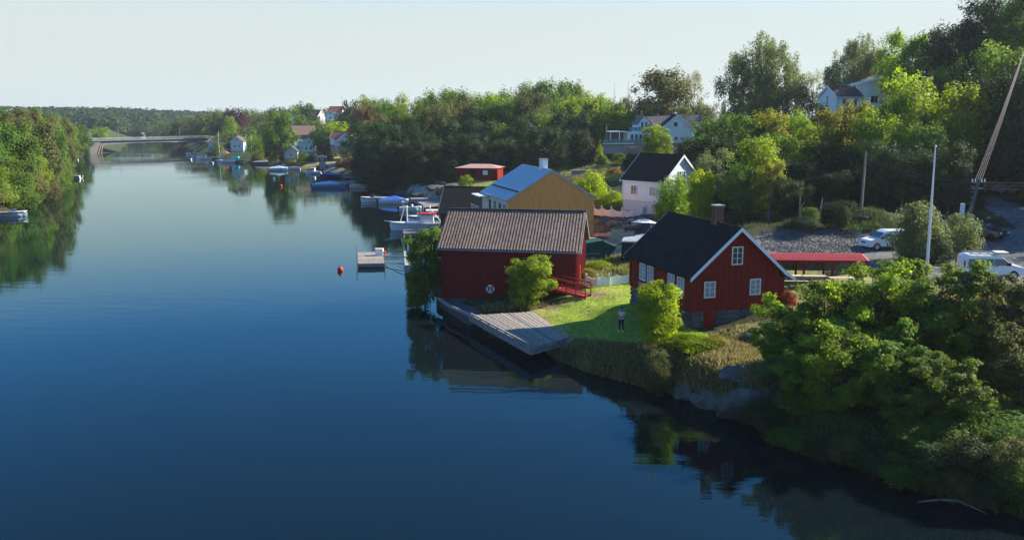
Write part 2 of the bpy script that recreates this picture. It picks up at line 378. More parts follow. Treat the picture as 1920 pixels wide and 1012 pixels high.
# ------------------------------------------------------------------ ground sheet and its zones
def inside(px, py, poly):
    ins = np.zeros(px.shape, bool); n = len(poly)
    for i in range(n):
        x0, y0 = poly[i]; x1, y1 = poly[(i + 1) % n]
        c = (y0 > py) != (y1 > py)
        ins ^= c & (px < x0 + (py - y0) / (y1 - y0 + 1e-12) * (x1 - x0))
    return ins
ZONES = [
 ([(1090, 700), (1030, 655), (1050, 620), (1180, 640), (1290, 636), (1340, 625), (1480, 585), (1640, 560), (1880, 560), (1880, 720), (1700, 760), (1560, 760), (1440, 730), (1380, 752), (1290, 746), (1200, 722)], (.25, .195, .095)),
 ([(1300, 640), (1330, 622), (1400, 612), (1490, 575), (1640, 535), (1780, 540), (1700, 600), (1500, 640), (1400, 650)], (.24, .22, .085)),
 ([(1470, 505), (1640, 500), (1700, 520), (1640, 560), (1500, 575), (1470, 560)], (.19, .20, .075)),
 ([(985, 600), (1000, 580), (1090, 545), (1090, 528), (1190, 525), (1190, 572), (1300, 610), (1290, 650), (1160, 650), (1070, 632), (1040, 612)], (.24, .34, .03)),
 ([(1000, 585), (1015, 570), (1080, 555), (1135, 550), (1120, 560), (1060, 575), (1030, 592)], (.36, .28, .16)),
 ([(985, 603), (1000, 590), (1030, 598), (1075, 636), (1050, 640)], (.33, .28, .12)),
 ([(1110, 438), (1180, 430), (1230, 440), (1230, 470), (1180, 480), (1110, 500), (1100, 470)], (.34, .29, .25)),
 ([(1090, 492), (1150, 482), (1200, 500), (1200, 528), (1095, 528)], (.19, .22, .05)),
 ([(1110, 412), (1225, 398), (1235, 425), (1180, 428), (1115, 436)], (.13, .12, .10)),
 ([(1420, 445), (1470, 432), (1560, 428), (1640, 448), (1700, 440), (1780, 452), (1850, 450), (1870, 425), (2100, 440), (2100, 540), (1880, 540), (1760, 525), (1640, 498), (1480, 490), (1420, 480)], (.135, .135, .135)),  # gravel darkened: the shade lying on it is put into the colour
 ([(1838, 378), (1850, 366), (1900, 380), (1960, 405), (2000, 440), (1890, 445), (1905, 425), (1885, 408), (1850, 396)], (.17, .17, .175)),
 ([(1880, 352), (1960, 350), (1960, 366), (1890, 362)], (.24, .24, .245)),
 ([(762, 356), (790, 347), (835, 342), (880, 358), (870, 374), (790, 374)], (.38, .33, .27)),
 ([(815, 340), (850, 325), (990, 318), (1010, 345), (930, 352), (870, 350)], (.15, .21, .04)),
 ([(820, 340), (840, 340), (885, 350), (860, 352)], (.38, .33, .22)),
 ([(1045, 310), (1060, 296), (1130, 285), (1190, 300), (1200, 320), (1140, 335), (1060, 330)], (.24, .22, .10)),
 ([(1000, 315), (1040, 300), (1060, 320), (1030, 335)], (.24, .24, .09)),
 ([(540, 312), (560, 298), (668, 288), (672, 305), (600, 320)], (.27, .235, .11)),
 ([(590, 318), (640, 302), (672, 304), (660, 316), (620, 322)], (.30, .27, .21)),
 ([(440, 306), (500, 298), (560, 304), (540, 316), (480, 307)], (.22, .17, .08)),
]
NX, NY = len(GX), len(GY)
colr = np.empty((NY, NX, 3)); colr[:] = (.048, .052, .026)
far = np.clip((YY - 240) / 120, 0, 1)[..., None]
colr = colr * (1 - far) + np.array((.06, .085, .03)) * far
wx = XX + (vnoise(XX / 1.3, YY / 1.3, 5) - .5) * 1.3; wy = YY + (vnoise(XX / 1.3, YY / 1.3, 6) - .5) * 1.8
for pts, c in ZONES:
    m = inside(wx, wy, gpoly(pts)); colr[m] = c
# lawn turning straw-coloured in patches, wet dark soil at the waterline
pat = vnoise(XX / 2.2, YY / 2.2, 9) * .6 + vnoise(XX / .8, YY / .8, 10) * .4
green = (colr[..., 1] > colr[..., 0] * 1.25) & (colr[..., 1] > .15)
kk = np.clip((pat - .5) * 4, 0, 1)[..., None] * green[..., None]
colr = colr * (1 - .45 * kk) + np.array((.30, .25, .10)) * .45 * kk
dsh, insh = seg_dist(XX, YY, WPOLY)
wet = np.clip(1 - np.where(insh, 0, dsh) / 1.6, 0, 1)[..., None] * np.clip((ZZ < 1.2), 0, 1)[..., None]
colr = colr * (1 - wet * .8) + np.array((.045, .04, .028)) * wet * .8
vs = np.stack([XX, YY, ZZ], -1).reshape(-1, 3)
idx = np.arange(NX * NY).reshape(NY, NX)
quads = np.stack([idx[:-1, :-1], idx[:-1, 1:], idx[1:, 1:], idx[1:, :-1]], -1).reshape(-1, 4)
def np_mesh(name, v, q, k=4):
    me = bpy.data.meshes.new(name)
    me.vertices.add(len(v)); me.vertices.foreach_set('co', np.asarray(v, np.float32).ravel())
    nf = len(q); me.loops.add(nf * k); me.loops.foreach_set('vertex_index', np.asarray(q, np.int32).ravel())
    me.polygons.add(nf); me.polygons.foreach_set('loop_start', np.arange(0, nf * k, k, dtype=np.int32))
    me.update(calc_edges=True)
    return me
gme = np_mesh('ground', vs, quads)
ca = gme.color_attributes.new('zone', 'FLOAT_COLOR', 'POINT')
ca.data.foreach_set('color', np.concatenate([colr.reshape(-1, 3), np.ones((NX * NY, 1))], 1).astype(np.float32).ravel())
gme.polygons.foreach_set('use_smooth', [True] * len(gme.polygons))
gm, nt, b = nodes_of('ground_soil_grass_gravel')
at = N(nt, 'ShaderNodeVertexColor', layer_name='zone'); geo = N(nt, 'ShaderNodeNewGeometry')
n1 = N(nt, 'ShaderNodeTexNoise'); n1.inputs['Scale'].default_value = 2.6; n1.inputs['Detail'].default_value = 8; n1.inputs['Roughness'].default_value = .7
n2 = N(nt, 'ShaderNodeTexNoise'); n2.inputs['Scale'].default_value = .35; n2.inputs['Detail'].default_value = 4
nt.links.new(geo.outputs['Position'], n1.inputs['Vector']); nt.links.new(geo.outputs['Position'], n2.inputs['Vector'])
mv = N(nt, 'ShaderNodeMapRange'); mv.inputs[1].default_value = .3; mv.inputs[2].default_value = .7; mv.inputs[3].default_value = .45; mv.inputs[4].default_value = 1.45
nt.links.new(n1.outputs[0], mv.inputs[0])
mw = N(nt, 'ShaderNodeMapRange'); mw.inputs[1].default_value = .3; mw.inputs[2].default_value = .7; mw.inputs[3].default_value = .8; mw.inputs[4].default_value = 1.15
nt.links.new(n2.outputs[0], mw.inputs[0])
mm = N(nt, 'ShaderNodeMath', operation='MULTIPLY'); nt.links.new(mv.outputs[0], mm.inputs[0]); nt.links.new(mw.outputs[0], mm.inputs[1])
hs = N(nt, 'ShaderNodeHueSaturation'); nt.links.new(at.outputs[0], hs.inputs['Color']); nt.links.new(mm.outputs[0], hs.inputs['Value'])
nt.links.new(hs.outputs[0], b.inputs['Base Color']); b.inputs['Roughness'].default_value = .95; b.inputs['Specular IOR Level'].default_value = .1
bp = N(nt, 'ShaderNodeBump'); bp.inputs['Strength'].default_value = .7; bp.inputs['Distance'].default_value = .12
nt.links.new(n1.outputs[0], bp.inputs['Height']); nt.links.new(bp.outputs[0], b.inputs['Normal'])
gme.materials.append(gm)
ground = obj('ground', gme, kind='structure')

# ------------------------------------------------------------------ water
wme = np_mesh('water', [(-3400, -60, 0), (1500, -60, 0), (1500, 2600, 0), (-3400, 2600, 0)], [(0, 1, 2, 3)])
wm, nt, b = nodes_of('river_water')
geo = N(nt, 'ShaderNodeNewGeometry')
mp1 = N(nt, 'ShaderNodeMapping'); mp1.inputs['Scale'].default_value = (.22, .85, 1); mp1.inputs['Rotation'].default_value = (0, 0, R(12))
mp2 = N(nt, 'ShaderNodeMapping'); mp2.inputs['Scale'].default_value = (.02, .035, 1)
nt.links.new(geo.outputs['Position'], mp1.inputs[0]); nt.links.new(geo.outputs['Position'], mp2.inputs[0])
a = N(nt, 'ShaderNodeTexNoise'); a.inputs['Scale'].default_value = 1.0; a.inputs['Detail'].default_value = 3.5; a.inputs['Roughness'].default_value = .5
c = N(nt, 'ShaderNodeTexNoise'); c.inputs['Scale'].default_value = 1.0; c.inputs['Detail'].default_value = 2
nt.links.new(mp1.outputs[0], a.inputs['Vector']); nt.links.new(mp2.outputs[0], c.inputs['Vector'])
mr = N(nt, 'ShaderNodeMapRange'); mr.inputs[1].default_value = .40; mr.inputs[2].default_value = .62; mr.inputs[3].default_value = .12; mr.inputs[4].default_value = 1.15
nt.links.new(c.outputs[0], mr.inputs[0])
ml = N(nt, 'ShaderNodeMath', operation='MULTIPLY'); nt.links.new(a.outputs[0], ml.inputs[0]); nt.links.new(mr.outputs[0], ml.inputs[1])
bp = N(nt, 'ShaderNodeBump'); bp.inputs['Strength'].default_value = .42; bp.inputs['Distance'].default_value = .045
nt.links.new(ml.outputs[0], bp.inputs['Height'])
gl = N(nt, 'ShaderNodeBsdfGlossy'); gl.inputs['Color'].default_value = (.60, .88, 1, 1); gl.inputs['Roughness'].default_value = .03
df = N(nt, 'ShaderNodeBsdfDiffuse'); df.inputs['Color'].default_value = (.003, .007, .009, 1); fr_ = N(nt, 'ShaderNodeFresnel'); fr_.inputs['IOR'].default_value = 1.30
mxw = N(nt, 'ShaderNodeMixShader')
for n_ in (gl, fr_): nt.links.new(bp.outputs[0], n_.inputs['Normal'])
gc_ = N(nt, 'ShaderNodeMix', data_type='RGBA'); gc_.inputs[6].default_value = (.5, .92, 1, 1); gc_.inputs[7].default_value = (1, 1, 1, 1)
nt.links.new(fr_.outputs[0], gc_.inputs[0]); nt.links.new(gc_.outputs[2], gl.inputs['Color'])
nt.links.new(fr_.outputs[0], mxw.inputs[0]); nt.links.new(df.outputs[0], mxw.inputs[1]); nt.links.new(gl.outputs[0], mxw.inputs[2])
nt.links.new(mxw.outputs[0], nt.nodes['Material Output'].inputs[0]); nt.nodes.remove(b)
wme.materials.append(wm)
obj('water', wme, kind='structure')

# ------------------------------------------------------------------ building kit
# local frame of a house: gable end along +x at y=0 (facing -y), ridge along +y, wall bottom at z=0
FACE = {'front': lambda W, L, u: ((u, 0), 0), 'back': lambda W, L, u: ((W - u, L), math.pi),
        'right': lambda W, L, u: ((W, u), math.pi / 2), 'left': lambda W, L, u: ((0, L - u), -math.pi / 2)}
WCACHE = {}
def window(par, W, L, face, u, z, w, h, nx=2, ny=3, off=.03, frame=whitep, pane=glass, fine=True, name='window', fw=.07):
    (x, y), rz = FACE[face](W, L, u)
    key = (round(w, 2), round(h, 2), nx, ny, frame.name, pane.name, fine, fw)
    if key not in WCACHE:
        m = MB(); d0, d1 = -.06, .0
        m.box(-w / 2, w / 2, d0, d1, -h / 2, -h / 2 + fw); m.box(-w / 2, w / 2, d0, d1, h / 2 - fw, h / 2)
        m.box(-w / 2, -w / 2 + fw, d0, d1, -h / 2 + fw, h / 2 - fw); m.box(w / 2 - fw, w / 2, d0, d1, -h / 2 + fw, h / 2 - fw)
        fr = m.mesh('window', frame)
        p = MB().box(-w / 2 + fw, w / 2 - fw, -.02, -.004, -h / 2 + fw, h / 2 - fw).mesh('pane', pane)
        iw, ih = w - 2 * fw, h - 2 * fw; bars = []
        for i in range(1, nx):
            t = .05 if (nx == 2) else .03
            bars.append(MB().box(-iw / 2 + iw * i / nx - t / 2, -iw / 2 + iw * i / nx + t / 2, -.05, -.021, -ih / 2, ih / 2))
        for j in range(1, ny):
            bars.append(MB().box(-iw / 2, iw / 2, -.042, -.022, -ih / 2 + ih * j / ny - .014, -ih / 2 + ih * j / ny + .014))
        WCACHE[key] = (fr, p, [q.mesh('muntin', frame) for q in bars])
    fr, p, bars = WCACHE[key]
    o = obj(name, fr, parent=par)
    ox, oy = math.sin(rz) * off, -math.cos(rz) * off
    o.location = (x + ox, y + oy, z); o.rotation_euler = (0, 0, rz)
    obj('pane', p, parent=o)
    for q in bars: obj('muntin', q, parent=o)
    return o
def gable_house(t, W, L, H, rise, wall, roof, trim=whitep, gut=None, ov=.35, gov=.35, base=1.0, basem=concrete, barge=.18, rt=.14, siding=None, wallname='wall', roofobj=True, asym=0):
    hx = W / 2
    m = MB()
    m.add([(0, 0, 0), (W, 0, 0), (W, L, 0), (0, L, 0), (0, 0, H), (W, 0, H), (W, L, H), (0, L, H), (hx, 0, H + rise), (hx, L, H + rise)],
          [(0, 1, 5, 8, 4), (2, 3, 7, 9, 6), (0, 4, 7, 3), (1, 2, 6, 5), (0, 3, 2, 1)])
    wo = obj(wallname, m, wall, t)
    if base: obj('foundation', MB().box(.06, W - .06, .06, L - .06, -base, -.002), basem, t)
    k = rise / hx; th = .02
    if roofobj:
        for s in (-1, 1):
            q = MB(); xe = hx + s * (hx + ov); ze = H - k * ov
            q.slab([(hx, -gov, H + rise + rt), (xe, -gov, ze + rt), (xe, L + gov, ze + rt), (hx, L + gov, H + rise + rt)][::s], rt)
            obj('roof_slope', q, roof, t)
    for yy in (-gov - .045, L + gov + .005):
        for s in (-1, 1):
            q = MB(); xe = hx + s * (hx + ov + .04); ze = H - k * (ov + .04); z1 = H + rise
            a = [(hx, z1 - barge), (xe, ze - barge), (xe, ze + rt + .03), (hx, z1 + rt + .03)]
            q.prism(a, yy, yy + .04)
            obj('bargeboard', q, trim, t)
    obj('ridge_cap', MB().tube([(hx, -gov, H + rise + rt), (hx, L + gov, H + rise + rt)], .07, 6), roof, t)
    for s, x in ((-1, -ov - .05), (1, W + ov + .05)):
        obj('gutter', MB().tube([(x, -gov, H - k * ov + .03), (x, L + gov, H - k * ov + .03)], .055, 6), gut or trim, t)
    return wo
def battens(W, L, H, rise, step=.3, bw=.05, d=.03, faces=('front', 'left', 'right', 'back')):
    m = MB()
    for f in faces:
        ln = W if f in ('front', 'back') else L
        n = int(ln / step)
        for i in range(n + 1):
            u = min(max(i * ln / n, bw / 2), ln - bw / 2)
            top = H + (rise * (1 - abs(u - W / 2) / (W / 2)) if f in ('front', 'back') else 0) - .02
            if f == 'front': m.box(u - bw / 2, u + bw / 2, -d, -.002, .0, top)
            elif f == 'back': m.box(u - bw / 2, u + bw / 2, L + .002, L + d, .0, top)
            elif f == 'left': m.box(-d, -.002, u - bw / 2, u + bw / 2, .0, top)
            else: m.box(W + .002, W + d, u - bw / 2, u + bw / 2, .0, top)
    return m
def wave_roof(W2, L, z0, z1, cols, rows, seed=3, amp=.042, lap=.006, sub=6):
    """pantiled slope: x from 0 (ridge) to W2 (eave), y 0..L; every tile has its own tone and lower lip"""
    r = np.random.RandomState(seed)
    xs = []; vs = []; q = []; tint = []
    n = cols * sub + 1
    ys = np.linspace(0, L, n); ph = np.arange(n) % sub / sub
    prof = np.sin(ph * math.pi) ** 2
    jit = r.rand(rows, cols)
    for k in range(rows):
        rj = r.rand(cols) * .006
        for e in (0, 1):
            t = (k + e) / rows
            x = W2 * t; z = z0 + (z1 - z0) * t + prof * amp + (lap if e else 0) + np.repeat(rj, sub)[np.minimum(np.arange(n), cols * sub - 1)]
            y = ys + (r.rand() - .5) * .008 if e == 0 else y
            sag = -.05 * math.sin(math.pi * t) * np.sin(ys / L * math.pi)
            vs.append(np.stack([np.full(n, x), y, z + sag], -1))
    for k in range(rows):
        for j in range(n - 1):
            a0 = (2 * k) * n + j; b0 = (2 * k + 1) * n + j
            q.append((a0, b0, b0 + 1, a0 + 1)); tint.append(.38 + .22 * jit[k, j // sub])
            if k < rows - 1:
                c0 = (2 * k + 2) * n + j; q.append((b0, c0, c0 + 1, b0 + 1)); tint.append(0.0)
    me = np_mesh('roof_tiles', np.concatenate(vs), q); me.polygons.foreach_set('use_smooth', [False] * len(q))
    a = me.attributes.new('tint', 'FLOAT', 'FACE'); a.data.foreach_set('value', np.array(tint, np.float32))
    return me
def chimney(t, x, y, z0, z1, w, d, m, cap=None, bricks=False):
    c = obj('chimney', MB().box(x - w / 2, x + w / 2, y - d / 2, y + d / 2, z0, z1), m if not bricks else mortar, t)
    if bricks:
        b = MB(); zz = z0 + .02; k = 0
        while zz + .075 < z1:
            for s in (0, 1):
                nb = 3
                for i in range(nb):
                    a0 = -w / 2 + (i + (.5 if k % 2 else 0) * .5) * w / nb
                    b.box(x + a0, x + min(a0 + w / nb - .02, w / 2), y - d / 2 - .015 if s == 0 else y + d / 2 + .002, y - d / 2 - .002 if s == 0 else y + d / 2 + .015, zz, zz + .065)
                    a0 = -d / 2 + (i + (.5 if k % 2 else 0) * .5) * d / nb
                    b.box(x - w / 2 - .015 if s == 0 else x + w / 2 + .002, x - w / 2 - .002 if s == 0 else x + w / 2 + .015, y + a0, y + min(a0 + d / nb - .02, d / 2), zz, zz + .065)
            zz += .08; k += 1
        obj('brickwork', b, brick, c, kind='stuff')
    obj('chimney_cap', MB().box(x - w / 2 - .07, x + w / 2 + .07, y - d / 2 - .07, y + d / 2 + .07, z1 + .002, z1 + .1), cap or concrete, c)
    return c
def door(t, W, L, face, u, z, w, h, m, hm=black, off=.03, trim=None):
    (x, y), rz = FACE[face](W, L, u)
    d = obj('door', MB().box(-w / 2, w / 2, -.05, 0, -h / 2, h / 2), m, t)
    d.location = (x + math.sin(rz) * off, y - math.cos(rz) * off, z); d.rotation_euler = (0, 0, rz)
    obj('handle', MB().box(w / 2 - .14, w / 2 - .06, -.09, -.055, -.06, .0), hm, d)
    return d

# ------------------------------------------------------------------ red farmhouse on the point (foreground right)
A = R(17.2); HW, HL, HH, HRI = 6.75, 9.9, 2.63, 2.95
t = thing('farmhouse', 'red wooden house with black slate roof, white windows and stone foundation on the lawn', 'house', (12.3, 56.5, 4.1), A)
gable_house(t, HW, HL, HH, HRI, redwall, slate, gut=slate, ov=.38, gov=.42, base=0, barge=.14, rt=.10)
# board and batten skin, each board a piece
n = 27; st = HW / n
for i in range(n):
    x0, x1 = i * st + .012, (i + 1) * st - .012
    zt = [HH + HRI * (1 - abs(x - HW / 2) / (HW / 2)) - .03 for x in (x0, x1)]
    zt = [max(HH, z) for z in zt]
    dd = -.028 - (.016 if i % 2 else 0)
    m = MB(); vsx = [(x0, 0), (x1, 0), (x1, zt[1]), (x0, zt[0])]
    m.prism([(a, bb - .05 if bb == 0 else bb) for a, bb in vsx], dd, -.004); obj('board', m, redwall, t)
n = 38; st = HL / n
bm_ = [MB().box(-.028 - k * .016, -.004, -st / 2 + .012, st / 2 - .012, -.05, HH - .02).mesh('board', redwall) for k in (0, 1)]
for i in range(n):
    obj('board', bm_[i % 2], parent=t, loc=(0, (i + .5) * st, 0))
obj('siding', battens(HW, HL, HH, HRI, .26, faces=('right', 'back')), redwall, t, kind='stuff')
for f, u, z, w_, h_ in (('front', 1.28, 1.46, .86, 1.14), ('front', 4.85, 1.46, .86, 1.14), ('front', 3.32, 3.72, .86, 1.26)):
    window(t, HW, HL, f, u, z, w_, h_, 2, 3, off=.05, pane=curtain if z < 3 else glass)
for u in (2.35, 3.65, 6.95, 8.35):
    window(t, HW, HL, 'left', HL - (HL - u) if False else u, 1.47, .98, 1.3, 2, 4, off=.05, pane=curtain)
obj('window_hood', MB().box(.78, 1.84, -.13, -.05, 2.1, 2.14), redwall, t)
obj('name_board', MB().box(-.09, -.05, 7.0, 8.3, .28, .62), greywood, t)
obj('corner_board', MB().box(-.06, .1, -.07, -.045, -.05, HH), redwall, t)
# slates
k = HRI / (HW / 2); sl_len = math.hypot(HW / 2 + .38, k * (HW / 2 + .38))
r = np.random.RandomState(4)
for s in (-1, 1):
    m = MB(); rows, cols = 24, 34; y0_, y1_ = -.42, HL + .42; cw = (y1_ - y0_) / cols
    for i in range(rows):
        for j in range(cols + 1):
            ya = max(y0_, y0_ + (j - (.5 if i % 2 else 0)) * cw + .006); yb = min(y1_, y0_ + (j + 1 - (.5 if i % 2 else 0)) * cw - .006)
            if yb - ya < .05: continue
            ta, tb = i / rows, (i + 1.12) / rows
            lift = .012 + r.rand() * .014; dr = r.rand() * .02
            def pt(tt, y, dz):
                dx = (HW / 2 + .38) * min(tt, 1.01); return (HW / 2 + s * dx, y, HH + HRI - k * dx + .10 + dz)
            m.add([pt(ta, ya, .012), pt(ta, yb, .012), pt(tb + dr / 4, yb, .03 + lift), pt(tb + dr / 4, ya, .03 + lift), pt(tb + dr / 4, yb, .002), pt(tb + dr / 4, ya, .002)],
                  [(0, 1, 2, 3), (3, 2, 4, 5)])
    obj('slates', m, slate, t, kind='stuff')
chimney(t, HW / 2 + .1, 3.0, HH + HRI - .3, HH + HRI + 1.25, .62, .62, brick, concrete, bricks=True)
# stone foundation: mortar core with separate stones
obj('foundation_core', MB().box(.12, HW - .1, .12, HL - .1, -2.2, -.055), mortar, t)
def stone_mesh(seed, sx=1, sy=1, sz=1, mat=stone):
    rr = random.Random(seed); bm = bmesh.new(); bmesh.ops.create_cube(bm, size=1)
    bmesh.ops.bevel(bm, geom=bm.edges[:], offset=.09, segments=1, affect='EDGES')
    for v in bm.verts: v.co += Vector((rr.uniform(-.05, .05), rr.uniform(-.04, .04), rr.uniform(-.06, .06)))
    me = bpy.data.meshes.new('foundation_stone'); bm.to_mesh(me); bm.free(); me.materials.append(mat); return me
STM = [stone_mesh(i) for i in range(6)]
def stone_wall(par, a, b, ztop, zbot, outward, seed=1, hmean=.36, skip=None):
    rr = random.Random(seed); a = Vector(a); b = Vector(b); d = (b - a); ln = d.length; d.normalize()
    ang = math.atan2(d.y, d.x); z = ztop
    while z > zbot:
        h = rr.uniform(.75, 1.2) * hmean; u = 0
        while u < ln:
            w_ = min(rr.uniform(.38, 1.05), ln - u)
            if w_ < .18: break
            c_ = a + d * (u + w_ / 2)
            if not (skip and skip[0] < u + w_ / 2 < skip[1]):
                o = obj('foundation_stone', STM[rr.randrange(6)], parent=par)
                o.location = (c_.x + outward[0] * .0, c_.y + outward[1] * .0, z - h / 2); o.rotation_euler = (0, 0, ang)
                o.scale = (w_ - .06, .26 + rr.random() * .08, h - .055)
            u += w_
        z -= h
stone_wall(t, (0.02, .10), (.93, .10), -.07, -1.95, (0, -1), 3)
stone_wall(t, (1.88, .10), (6.7, .10), -.07, -1.3, (0, -1), 4)
stone_wall(t, (.10, .3), (.10, 9.8), -.07, -1.95, (-1, 0), 5)
d = obj('cellar_door', MB().box(.98, 1.84, -.03, .1, -1.7, -.06), redwall, t); obj('handle', MB().box(1.7, 1.78, -.07, -.032, -.85, -.75), black, d)
for i in range(4): obj('plank', MB().box(1.0 + i * .21, 1.19 + i * .21, -.05, -.032, -1.58, -.08), redwall, d)
# east porch with its own lower roof and a white open door leaf
obj('porch_wall', MB().box(HW + .035, HW + 1.15, .9, 4.2, -.4, 1.85), redwall, t)
obj('porch_roof', MB().slab([(HW - .2, .25, HH + .1), (HW + 1.55, .25, 1.78), (HW + 1.55, 4.6, 1.78), (HW - .2, 4.6, HH + .1)], .1), slate, t)
obj('porch_bargeboard', MB().prism([(HW + .3, HH - .25), (HW + 1.6, 1.60), (HW + 1.6, 1.84), (HW + .3, HH - .0)], .2, .24), whitep, t)
dd = obj('open_door', MB().box(HW + .12, HW + .55, .78, .84, -.35, 1.75), simple('pink_white_paint', (.72, .64, .62), .6, noise=.06), t)
obj('handle', MB().box(HW + .46, HW + .52, .74, .778, .6, .7), black, dd)
obj('downpipe', MB().tube([(-.09, HL - .1, 2.5), (-.09, HL - .1, .2)], .04), redwall, t)

# ------------------------------------------------------------------ red boathouse with the tiled roof
BW, BL, BH, BR = 8.2, 12.35, 4.75, 2.75
rz = R(-100); ax = Vector((math.cos(rz), math.sin(rz))); ay = Vector((-math.sin(rz), math.cos(rz)))
fl = Vector((-6.42, 75.8)); o0 = fl - ax * BW
t = thing('boathouse', 'long dark red boathouse with weathered clay tile roof at the water edge', 'boathouse', (o0.x, o0.y, 1.0), rz)
gable_house(t, BW, BL, BH, BR, reddark, tiles, trim=greywood, ov=.42, gov=.35, base=1.3, basem=stone, barge=.12, rt=.08, roofobj=False)
obj('siding', battens(BW, BL, BH, BR, .27, .07, .035), reddark, t, kind='stuff')
obj('drip_board', MB().box(BW + .036, BW + .075, .02, BL - .02, 1.62, 1.68), reddark, t)
for s in (-1, 1):
    me = wave_roof(BW / 2 + .45, BL + .66, 0, -BR / (BW / 2) * (BW / 2 + .45), 47, 17, seed=5 + s)
    o = obj('roof_tiles', me, parent=t, kind='stuff'); me.materials.append(tiles)
    o.location = (BW / 2, -.33, BH + BR + .19)
    if s < 0: o.rotation_euler = (0, 0, math.pi); o.location = (BW / 2, BL + .33, BH + BR + .19)
    m = MB(); kx = BR / (BW / 2)
    m.slab([(BW / 2, -.3, BH + BR + .07), (BW / 2 + s * (BW / 2 + .4), -.3, BH - kx * .4 + .07), (BW / 2 + s * (BW / 2 + .4), BL + .3, BH - kx * .4 + .07), (BW / 2, BL + .3, BH + BR + .07)][::s], .06)
    obj('roof_deck', m, greywood, t)
m = MB()
for i in range(34):
    y = -.33 + i * (BL + .66) / 34
    m.tube([(BW / 2, y, BH + BR + .21), (BW / 2, y + (BL + .66) / 34 * 1.05, BH + BR + .23)], [.11, .125], 8)
obj('ridge_tiles', m, tiles, t, kind='stuff')
for i in range(2):
    obj('downpipe', MB().tube([(BW + .1, .1 + i * (BL - .2), BH - .1), (BW + .1, .1 + i * (BL - .2), .1)], .04), reddark, t)
door(t, BW, BL, 'back', 2.4, 1.9, 1.2, 2.1, redwall)
BARN = t
# lifebuoy, hanging on the boathouse wall
lp = fl + ay * 4.55 - ax * (-.16)
t = thing('lifebuoy', 'white lifebuoy hanging on the dark red boathouse wall', 'lifebuoy', (lp.x, lp.y, 2.0), R(-10))
m = MB(); n = 28; kq = 8
ring = [(math.cos(i / n * 2 * math.pi) * .3, 0, math.sin(i / n * 2 * math.pi) * .3) for i in range(n + 1)]
obj('ring', m.tube(ring, .085, kq, cap=False), whitep, t, smooth=True)
for q in range(4):
    a0 = q * math.pi / 2 + math.pi / 4
    obj('band', MB().tube([(math.cos(a0 + e) * .3, 0, math.sin(a0 + e) * .3) for e in (-.16, 0, .16)], .093, kq), orangered, t)
obj('bracket', MB().box(-.05, .05, -.06, .08, -.3, .12), whitep, t)
# ramp with railing on the right end of the boathouse
r0 = fl + ay * 8.9 + ax * .1; r1p = hit1(1100, 552)
t = thing('ramp', 'sloping red wooden ramp with railings leading up to the boathouse', 'ramp', (0, 0, 0))
a3 = Vector((*(fl + ay * 9.3 + ax * .75), 2.75)); b3 = Vector((6.55, 71.4, hz(6.55, 71.4) + .22))
dirv = (b3 - a3); dirh = Vector((dirv.x, dirv.y, 0)).normalized(); side = Vector((-dirh.y, dirh.x, 0)) * .62
obj('stringer', MB().beam(a3 - side - Vector((0, 0, .12)), b3 - side - Vector((0, 0, .12)), .08, .2), redrail, t); obj('stringer', MB().beam(a3 + side - Vector((0, 0, .12)), b3 + side - Vector((0, 0, .12)), .08, .2), redrail, t)
for i in range(18):
    p = a3.lerp(b3, (i + .5) / 18); obj('plank', MB().beam(p - side * 1.05, p + side * 1.05, .22, .035), redrail, t)
for s in (-1, 1):
    for i in range(6):
        p = a3.lerp(b3, i / 5) + side * s; obj('post', MB().box(p.x - .04, p.x + .04, p.y - .04, p.y + .04, p.z - .3, p.z + .95), redrail, t)
    for hh in (.5, .98): obj('rail', MB().beam(a3 + side * s * 1.1 + Vector((0, 0, hh)), b3 + side * s * 1.1 + Vector((0, 0, hh)), .05, .1), redrail, t)
# ------------------------------------------------------------------ timber quay in front of the boathouse
DA, DB, DC, DD = [Vector(P(*q)) for q in ((880, 590, 1.2), (1000, 584, 1.2), (1067, 631, 1.2), (995, 652, 1.2))]
t = thing('timber_quay', 'weathered grey plank quay jutting over dark water beside the lawn', 'dock', (0, 0, 0))
n = 15
for i in range(n):
    a0, a1 = i / n + .006, (i + 1) / n - .006; dz = Vector((0, 0, rnd.uniform(-.015, .015)))
    q = [DA.lerp(DB, a0), DA.lerp(DB, a1), DD.lerp(DC, a1), DD.lerp(DC, a0)]
    obj('plank', MB().slab([p + dz for p in q], .05), deckwood, t)
for z0, z1, nm in ((-.19, -.06, 'fascia'), (-.36, -.2, 'fascia'), (-.52, -.37, 'fascia')):
    obj(nm, MB().beam(DA + Vector((0, 0, (z0 + z1) / 2)), DD + Vector((0, 0, (z0 + z1) / 2)), .07, z1 - z0), greywood, t)
    obj(nm, MB().beam(DD + Vector((0.06, 0, (z0 + z1) / 2)), DC + Vector((0.06, 0, (z0 + z1) / 2)), .07, z1 - z0), greywood, t)
obj('edge_beam', MB().beam(DA + Vector((.1, 0, .12)), DD + Vector((.1, .1, .12)), .12, .12), greywood, t)
for i in range(7):
    p = DA.lerp(DD, (i + .3) / 7) + Vector((.1, 0, .04)); obj('spacer_block', MB().box(p.x - .09, p.x + .09, p.y - .12, p.y + .12, p.z - .03, p.z + .015), greywood, t)
for i in range(4):
    for k, (e, g) in enumerate(((DA, DD), (DB, DC))):
        p = e.lerp(g, i / 4 * .9 + .03) + Vector((1.1 if k == 0 else -.9, .2, 0)); obj('pile', MB().tube([(p.x, p.y, 1.1), (p.x, p.y, -1.4)], .13, 8), greywood, t)
for i in range(4):
    obj('joist', MB().beam(DA.lerp(DD, .08 + i * .28) + Vector((.2, 0, -.14)), DB.lerp(DC, .08 + i * .28) + Vector((0, 0, -.14)), .16, .16), greywood, t)
